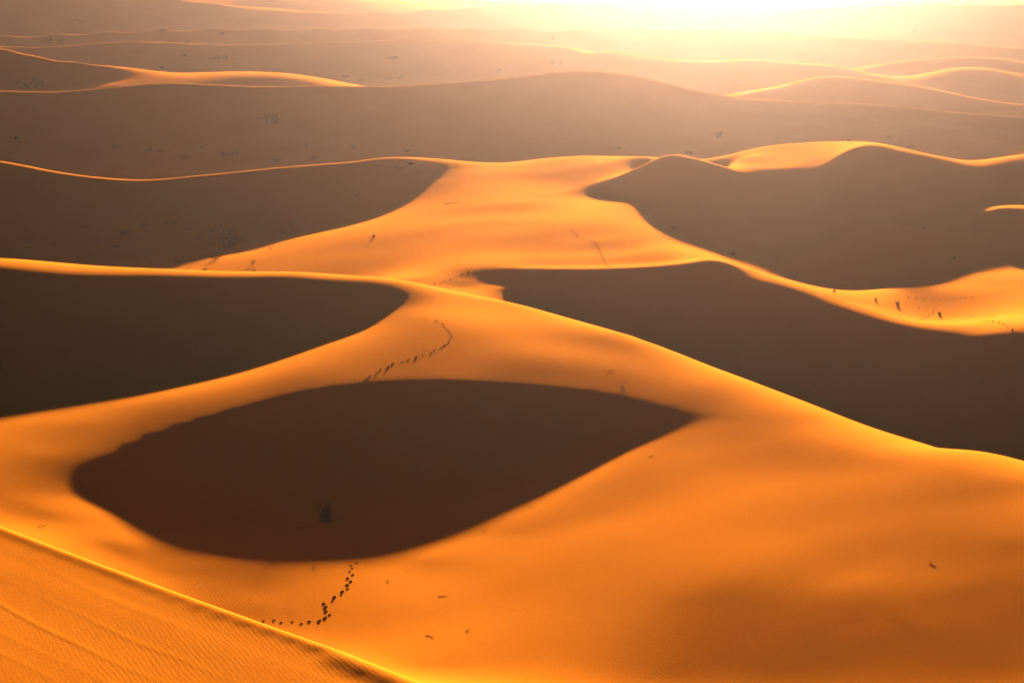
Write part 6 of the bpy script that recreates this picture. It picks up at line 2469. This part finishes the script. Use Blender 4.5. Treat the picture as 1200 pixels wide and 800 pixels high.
# ------------------------------------------------------------------ materials
def nodes(name):
    m = bpy.data.materials.new(name); m.use_nodes = True; nt = m.node_tree; nt.nodes.clear()
    out = nt.nodes.new('ShaderNodeOutputMaterial'); return m, nt, out
def sand_material():
    m, nt, out = nodes('sand'); N = nt.nodes.new; L = nt.links.new
    bs = N('ShaderNodeBsdfAnisotropic'); bs.inputs['Roughness'].default_value = .9; bs.inputs['Color'].default_value = (1, .62, .14, 1)   # quartz grains
    co = N('ShaderNodeTexCoord')
    n1 = N('ShaderNodeTexNoise'); n1.inputs['Scale'].default_value = .05; n1.inputs['Detail'].default_value = 5
    n2 = N('ShaderNodeTexNoise'); n2.inputs['Scale'].default_value = 9; n2.inputs['Detail'].default_value = 3
    for n in (n1, n2): L(co.outputs['Object'], n.inputs['Vector'])
    r1 = N('ShaderNodeValToRGB'); e = r1.color_ramp.elements
    e[0].position = .3; e[0].color = (*SAND_A, 1); e[1].position = .72; e[1].color = (*SAND_B, 1)
    L(n1.outputs['Fac'], r1.inputs['Fac'])
    mx = N('ShaderNodeMix'); mx.data_type = 'RGBA'; mx.blend_type = 'MULTIPLY'; mx.inputs['Factor'].default_value = .32
    r2 = N('ShaderNodeValToRGB'); r2.color_ramp.elements[0].position = .35; r2.color_ramp.elements[0].color = (.55, .5, .45, 1); r2.color_ramp.elements[1].position = .62
    L(n2.outputs['Fac'], r2.inputs['Fac'])
    L(r1.outputs['Color'], mx.inputs['A']); L(r2.outputs['Color'], mx.inputs['B'])
    # wind ripples: long crested, ~0.45 m apart, strongest in patches
    mp = N('ShaderNodeMapping'); mp.inputs['Rotation'].default_value = (0, 0, math.radians(-29)); L(co.outputs['Object'], mp.inputs['Vector'])
    wv = N('ShaderNodeTexWave'); wv.bands_direction = 'X'; wv.inputs['Scale'].default_value = .314/.36
    wv.inputs['Distortion'].default_value = 5; wv.inputs['Detail'].default_value = 3; wv.inputs['Detail Scale'].default_value = .35
    L(mp.outputs['Vector'], wv.inputs['Vector'])
    n3 = N('ShaderNodeTexNoise'); n3.inputs['Scale'].default_value = .035; n3.inputs['Detail'].default_value = 3; L(co.outputs['Object'], n3.inputs['Vector'])
    r3 = N('ShaderNodeMapRange'); r3.inputs['From Min'].default_value = .36; r3.inputs['From Max'].default_value = .7; L(n3.outputs['Fac'], r3.inputs['Value'])
    mu = N('ShaderNodeMath'); mu.operation = 'MULTIPLY'; L(wv.outputs['Fac'], mu.inputs[0]); L(r3.outputs['Result'], mu.inputs[1])
    b1 = N('ShaderNodeBump'); b1.inputs['Strength'].default_value = 1; b1.inputs['Distance'].default_value = RIPPLE
    L(mu.outputs[0], b1.inputs['Height'])
    # wind streaks (broad, metres) and grain
    mp2 = N('ShaderNodeMapping'); mp2.inputs['Scale'].default_value = (.9, .22, .5); mp2.inputs['Rotation'].default_value = (0, 0, math.radians(-35)); L(co.outputs['Object'], mp2.inputs['Vector'])
    n4 = N('ShaderNodeTexNoise'); n4.inputs['Scale'].default_value = .7; n4.inputs['Detail'].default_value = 4; L(mp2.outputs['Vector'], n4.inputs['Vector'])
    b2 = N('ShaderNodeBump'); b2.inputs['Strength'].default_value = 1; b2.inputs['Distance'].default_value = .032
    L(n4.outputs['Fac'], b2.inputs['Height']); L(b1.outputs['Normal'], b2.inputs['Normal'])
    b3 = N('ShaderNodeBump'); b3.inputs['Strength'].default_value = 1; b3.inputs['Distance'].default_value = .02
    L(n2.outputs['Fac'], b3.inputs['Height']); L(b2.outputs['Normal'], b3.inputs['Normal']); L(b3.outputs['Normal'], bs.inputs['Normal'])
    df = N('ShaderNodeBsdfDiffuse'); df.inputs['Roughness'].default_value = .5; L(b3.outputs['Normal'], df.inputs['Normal']); L(mx.outputs['Result'], df.inputs['Color'])
    ms = N('ShaderNodeMixShader'); ms.inputs['Fac'].default_value = GLINT
    L(df.outputs['BSDF'], ms.inputs[1]); L(bs.outputs['BSDF'], ms.inputs[2]); L(ms.outputs['Shader'], out.inputs['Surface']); return m
def plain(name, a, b, scale=6):
    m, nt, out = nodes(name); N = nt.nodes.new; L = nt.links.new
    bs = N('ShaderNodeBsdfPrincipled'); bs.inputs['Roughness'].default_value = .85; bs.inputs['Specular IOR Level'].default_value = 0
    co = N('ShaderNodeTexCoord'); n = N('ShaderNodeTexNoise'); n.inputs['Scale'].default_value = scale; L(co.outputs['Object'], n.inputs['Vector'])
    r = N('ShaderNodeValToRGB'); r.color_ramp.elements[0].color = (*a, 1); r.color_ramp.elements[1].color = (*b, 1)
    r.color_ramp.elements[0].position = .35; r.color_ramp.elements[1].position = .65
    L(n.outputs['Fac'], r.inputs['Fac']); L(r.outputs['Color'], bs.inputs['Base Color']); L(bs.outputs['BSDF'], out.inputs['Surface']); return m
SAND_A = (.44, .182, .014); SAND_B = (.52, .225, .022); RIPPLE = .007
GLINT = .07
SAND = sand_material()
LEAF = plain('desert_foliage', (.05, .045, .012), (.10, .085, .025)); STEM = plain('dry_stem', (.10, .07, .04), (.20, .14, .08))
GRASS = plain('grass_blade', (.42, .24, .05), (.60, .36, .09)); STRAW = plain('straw', (.26, .17, .08), (.38, .26, .12))

# ------------------------------------------------------------------ the sand sheet
BACK = 60.0                                  # the sheet fans out from a point well behind the camera
def build_ground():
    k = np.concatenate([np.linspace(-.62, -.30, 40, endpoint=False), np.linspace(-.30, .30, NCOL, endpoint=False), np.linspace(.30, .62, 41)])
    Y = np.concatenate([np.linspace(-30, 95, 50, endpoint=False), np.linspace(95, 110, 50, endpoint=False), np.linspace(110, 300, NROW, endpoint=False),
                        np.exp(np.linspace(math.log(300), math.log(470), NROW//4, endpoint=False)), np.exp(np.linspace(math.log(470), math.log(1300), NROW//2, endpoint=False)),
                        np.exp(np.linspace(math.log(1300), math.log(9000), 90))])
    XX = k[None, :]*(Y[:, None]+BACK); YY = np.repeat(Y[:, None], len(k), 1)
    Z = np.concatenate([height(XX[i:i+200], YY[i:i+200]) for i in range(0, len(Y), 200)])
    Z += strata(XX, YY, Z)
    nr, nc = Z.shape; V = np.stack([XX, YY, Z], -1).reshape(-1, 3).astype(np.float32)
    i = np.arange(nr-1)[:, None]*nc+np.arange(nc-1)[None]; Q = np.stack([i, i+1, i+nc+1, i+nc], -1).reshape(-1, 4).astype(np.int32)
    me = bpy.data.meshes.new('sand_dunes'); me.vertices.add(len(V)); me.vertices.foreach_set('co', V.ravel())
    me.loops.add(Q.size); me.loops.foreach_set('vertex_index', Q.ravel())
    me.polygons.add(len(Q)); me.polygons.foreach_set('loop_start', np.arange(0, Q.size, 4, dtype=np.int32))
    me.polygons.foreach_set('use_smooth', np.ones(len(Q), bool)); me.update(calc_edges=True); me.materials.append(SAND)
    o = link(bpy.data.objects.new('sand_dunes', me)); o['kind'] = 'structure'; return o
def strata(X, Y, Z):
    """old layers laid bare on the foreground slope: small steps that follow its crest line"""
    d = (X+44)*.40+(Y-127)*.917 if False else (Y-129.5)+(X+26)*.62
    w = sstep(150, 128, Y)*sstep(92, 100, Y)*sstep(-2, -12, X)*sstep(1.0, -2.5, d)
    z = 0
    for p, hgt, wd in STRATA:
        dd = d-p-.25*np.sin(X*.21+p)-.1*np.sin(X*.9+2*p)
        z = z+hgt*np.exp(-(dd/wd)**2)*(.65+.35*np.sin(X*.33+p*3))
    return z*w
STRATA = [(-3.2, .01, .7), (-7, .012, .5), (-11.5, .014, .22), (-15.0, .022, .2), (-18.4, .018, .2), (-20.5, .022, .2)]
NCOL, NROW = 760, 720
build_ground()

# ------------------------------------------------------------------ footprints
def footprint_mesh(seed):
    r = random.Random(seed); V = []; Fc = []; n = 12
    prof = [(1.75, -.06), (1.35, .35), (1.0, 1.0), (.78, .75), (.55, .12), (.0, .05)]
    for rad, hz in prof[:-1]:
        for k in range(n):
            a = 2*math.pi*k/n; j = 1+.16*r.uniform(-1, 1)
            V.append((.12*rad*j*math.cos(a), .13*rad*j*math.sin(a), .03*hz*(1+.35*r.uniform(-1, 1)+(.3*math.sin(a)))))
    V.append((0, 0, .006)); R = len(prof)-1
    for q in range(R-1):
        for k in range(n): Fc.append((q*n+k, q*n+(k+1) % n, (q+1)*n+(k+1) % n, (q+1)*n+k))
    for k in range(n): Fc.append(((R-1)*n+k, (R-1)*n+(k+1) % n, R*n))
    me = bpy.data.meshes.new('footprint'); me.from_pydata(V, [], Fc); me.materials.append(SAND)
    me.polygons.foreach_set('use_smooth', [True]*len(me.polygons)); me.update(); return me
PRINTS = [footprint_mesh(s) for s in range(6)]
def trail(label, sc, pts, zs=1.0):
    x0, y0 = pts[0]; root = thing('footprint_trail', label, 'footprints', (x0, y0, h1(x0, y0)))
    for i, (x, y) in enumerate(pts):
        a = pts[max(i-1, 0)]; b = pts[min(i+1, len(pts)-1)]; d = Vector((b[0]-a[0], b[1]-a[1])).normalized()
        s = (.16 if i % 2 else -.16)*sc; px = x-d.y*s+random.uniform(-.08, .08); py = y+d.x*s+random.uniform(-.08, .08)
        n = normal(px, py); f = Vector((d.x, d.y, 0)); f = (f-n*f.dot(n)).normalized(); rt = f.cross(n)
        M = Matrix((rt, f, n)).transposed().to_4x4(); M = M @ Matrix.Rotation(random.uniform(-.3, .3), 4, 'Z')
        k = sc*random.uniform(.8, 1.25); M = M @ Matrix.Diagonal((k, k, k*random.uniform(.8, 1.3)*zs, 1))
        o = bpy.data.objects.new('footprint', random.choice(PRINTS)); link(o, root)
        o.matrix_local = Matrix.Translation(Vector((px, py, h1(px, py)))-root.location) @ M
for i, t in enumerate(TRAILS): trail(*t, 1.6 if i == 0 else 2.1)

# ------------------------------------------------------------------ plants
def blade(V, Fc, base, az, lean, ln, w, r, seg=4):
    d = Vector((math.cos(az), math.sin(az), 0)); s = Vector((-d.y, d.x, 0))
    if r.random() < .5: s = Vector((1, 0, 0))
    b = len(V); p = Vector(base)
    for k in range(seg+1):
        f = k/seg; q = p+d*(lean*ln*f**1.7)+Vector((0, 0, ln*f*(1-.12*lean*f))); ww = w*(1-f*.85)
        V.append(q-s*ww); V.append(q+s*ww)
    for k in range(seg): Fc.append((b+2*k, b+2*k+1, b+2*k+3, b+2*k+2))
def leaf(V, Fc, p, size, r):
    a = Vector((r.gauss(0, 1), r.gauss(0, 1), r.gauss(0, 1))).normalized(); c = a.orthogonal().normalized(); b = len(V)
    V += [p-a*size, p+c*size*.45, p+a*size, p-c*size*.45]; Fc.append((b, b+1, b+2, b+3))
def sand_mound(w, d, h, parent, seed):
    r = random.Random(seed); V = []; Fc = []; n = 20; R = 5
    for q in range(R):
        f = q/(R-1)
        for k in range(n):
            a = 2*math.pi*k/n; j = 1+.12*r.uniform(-1, 1)
            V.append((w*f*j*math.cos(a)+(.0 if q < 2 else .15*w*f), d*f*j*math.sin(a), h*((1-f)**1.2)-.03-.1*f*f))
    V.append((0, 0, h*1.05)); 
    for q in range(R-1):
        for k in range(n): Fc.append((q*n+k, (q+1)*n+k, (q+1)*n+(k+1) % n, q*n+(k+1) % n))
    return mesh_from('sand_mound', V, Fc, SAND, parent, True)
def tuft(name, x, y, w, h, label, cat, seed):
    r = random.Random(seed); t = thing(name, label, cat, (x, y, h1(x, y)-.02)); V = []; Fc = []; S = []; Sf = []
    big = h > 1.2; n = 190 if big else 34
    for i in range(n):
        rad = w*.42*math.sqrt(r.random()); a = r.uniform(0, 6.28); ln = h*r.uniform(.45, 1.0)
        rad *= .8; blade(V, Fc, (rad*math.cos(a), .6*rad*math.sin(a), 0), a, r.uniform(.02, .34), ln*(1-.45*(rad/(w*.34))**2 if big else 1), .016+.012*h*(1 if big else 1.6), r)
    mesh_from('blades', V, Fc, GRASS, t)
    for i in range(n//4):
        rad = w*.40*math.sqrt(r.random()); a = r.uniform(0, 6.28)
        blade(S, Sf, (rad*math.cos(a), .6*rad*math.sin(a), 0), a, r.uniform(.05, .3), h*r.uniform(.8, 1.08), .012+.006*h, r)
    mesh_from('dry_stalks', S, Sf, STRAW, t)
    if big: sand_mound(w*1.5, w*1.1, .22, t, seed)
def shrub_geo(w, h, r, leaves, stems):
    V = []; Fc = []; S = []; Sf = []; cl = []
    for i in range(stems):
        a = r.uniform(0, 6.28); ln = r.uniform(.5, 1); rad = w*.5*math.sqrt(r.random())
        tip = Vector((rad*math.cos(a), .7*rad*math.sin(a), h*(.25+.7*r.random()*(1-.5*(rad/(w*.5))**2)))); cl.append(tip)
        base = Vector((tip.x*.3, tip.y*.3, -.03)); side = Vector((1, 0, 0))*max(.012, .012*w); b = len(S); mid = base.lerp(tip, .5)+Vector((0, 0, .1*h))
        for p, k in ((base, 1), (mid, .7), (tip, .3)): S += [p-side*k, p+side*k]
        Sf += [(b, b+1, b+3, b+2), (b+2, b+3, b+5, b+4)]
    for i in range(leaves):
        c = r.choice(cl); s = .14*w; p = c+Vector((r.gauss(0, s), r.gauss(0, s), r.gauss(0, .16*h))); p.z = max(p.z, .01)
        leaf(V, Fc, p, r.uniform(.5, 1.1)*max(.05, .045*w), r)
    return V, Fc, S, Sf
def shrub(name, x, y, w, h, label, cat, seed):
    r = random.Random(seed); t = thing(name, label, cat, (x, y, h1(x, y)-.02))
    V, Fc, S, Sf = shrub_geo(w, h, r, 900, 26); mesh_from('foliage', V, Fc, LEAF, t); mesh_from('stems', S, Sf, STEM, t)
def scrub(name, x, y, w, h, label, cat, seed, group):
    r = random.Random(seed); V, Fc, S, Sf = shrub_geo(w, h*1.1, r, 170, 9); b = len(V); n = len(Fc)
    o = mesh_from(name, V+S, Fc+[tuple(i+b for i in f) for f in Sf], LEAF); o.data.materials.append(STEM)
    for p in o.data.polygons[n:]: p.material_index = 1
    o.location = (x, y, h1(x, y)-.02); o.rotation_euler = (0, 0, 0); tag(o, label, cat, group or None)
def twig(name, x, y, w, h, label, cat, seed):
    r = random.Random(seed); bm = bmesh.new(); nrm = normal(x, y)
    def limb(p, d, ln, rad, depth):
        pts = [p]
        for k in range(4): d = (d+Vector((r.uniform(-.3, .3), r.uniform(-.3, .3), r.uniform(-.1, .08)))).normalized(); pts.append(pts[-1]+d*ln/4)
        rings = []
        for k, q in enumerate(pts):
            rr = rad*(1-.18*k); sd = d.orthogonal().normalized(); up = d.cross(sd)
            rings.append([bm.verts.new(q+(sd*math.cos(a)+up*math.sin(a))*rr) for a in (0, 1.26, 2.51, 3.77, 5.03)])
        for A, B in zip(rings, rings[1:]):
            for k in range(5): bm.faces.new((A[k], A[(k+1) % 5], B[(k+1) % 5], B[k]))
        bm.faces.new(rings[-1]); bm.faces.new(rings[0][::-1])
        if depth:
            for q in pts[1:4]: limb(q, (d+Vector((r.uniform(-.8, .8), r.uniform(-.8, .8), r.uniform(-.05, .2)))).normalized(), ln*.45, rad*.55, depth-1)
    limb(Vector((-w*.5, 0, .03)), Vector((1, r.uniform(-.25, .25), .06)), w, max(.025, .03*w), 2)
    for v_ in bm.verts: v_.co.z = max(v_.co.z, -.02)*.8
    me = bpy.data.meshes.new(name); bm.to_mesh(me); bm.free(); me.materials.append(STEM); o = link(bpy.data.objects.new(name, me))
    o.location = (x, y, h1(x, y)); o.rotation_mode = 'QUATERNION'; o.rotation_quaternion = Vector((0, 0, 1)).rotation_difference(nrm); tag(o, label, cat)
for i, (kind, name, x, y, w, h, label, cat, group) in enumerate(PLANTS):
    if kind == 'tuft': tuft(name, x, y, w, h, label, cat, i)
    elif kind == 'shrub': shrub(name, x, y, w, h, label, cat, i)
    elif kind == 'twig': twig(name, x, y, w, h, label, cat, i)
    else: scrub(name, x, y, w, h, label, cat, i, group)

# ------------------------------------------------------------------ dusty air
def haze():
    x, y0, y1, z0, z1 = 6200, -45, 9100, -40, 72
    V = [(-x, y0, z0), (x, y0, z0), (x, y1, z0), (-x, y1, z0), (-x, y0, z1), (x, y0, z1), (x, y1, z1), (-x, y1, z1)]
    o = mesh_from('haze', V, [(3, 2, 1, 0), (4, 5, 6, 7), (0, 1, 5, 4), (1, 2, 6, 5), (2, 3, 7, 6), (3, 0, 4, 7)])
    m, nt, out = nodes('dusty_air'); v = nt.nodes.new('ShaderNodeVolumePrincipled')
    v.inputs['Color'].default_value = (*HAZE_COL, 1); v.inputs['Density'].default_value = HAZE_D; v.inputs['Anisotropy'].default_value = HAZE_G
    nt.links.new(v.outputs['Volume'], out.inputs['Volume']); o.data.materials.append(m); o['kind'] = 'stuff'
HAZE_COL = (.40, .445, .95); HAZE_D = .000058; HAZE_G = .95
haze()

# ------------------------------------------------------------------ light, camera, output
SKY = .0014; SUN = 5.0; SUN_COL = (1, .50, .14); EXPO = 3.92
world = bpy.data.worlds.new('World'); scene.world = world; world.use_nodes = True; nt = world.node_tree
sky = nt.nodes.new('ShaderNodeTexSky'); sky.sky_type = 'NISHITA'; sky.sun_disc = False
sky.sun_elevation = SUN_EL; sky.sun_rotation = math.atan2(SX, SY); sky.dust_density = .3; sky.ozone_density = 3.0
bg = nt.nodes['Background']; bg.inputs['Strength'].default_value = SKY; nt.links.new(sky.outputs['Color'], bg.inputs['Color'])


sun = bpy.data.lights.new('sun', 'SUN'); sun.energy = SUN; sun.angle = math.radians(.8); sun.color = SUN_COL
so = link(bpy.data.objects.new('sun', sun)); ray = Vector((-SX*math.cos(SUN_EL), -SY*math.cos(SUN_EL), -math.sin(SUN_EL)))
so.rotation_euler = ray.to_track_quat('-Z', 'Y').to_euler(); so.location = (60, 400, 120)
cam = bpy.data.cameras.new('camera'); cam.sensor_width = 36; cam.lens = 18/math.tan(math.radians(15)); cam.clip_start = .5; cam.clip_end = 30000
co = link(bpy.data.objects.new('camera', cam)); co.location = (0, 0, EYE); co.rotation_euler = (math.radians(90-12.5), 0, 0); scene.camera = co
vs = scene.view_settings; vs.view_transform = 'Standard'; vs.look = 'None'; vs.exposure = EXPO; vs.gamma = 1; vs.use_curve_mapping = False
cy = scene.cycles; cy.use_denoising = True; cy.denoiser = 'OPENIMAGEDENOISE'; cy.max_bounces = 4; cy.diffuse_bounces = 0; cy.volume_bounces = 0; cy.glossy_bounces = 1
cy.use_adaptive_sampling = True; cy.adaptive_threshold = .01
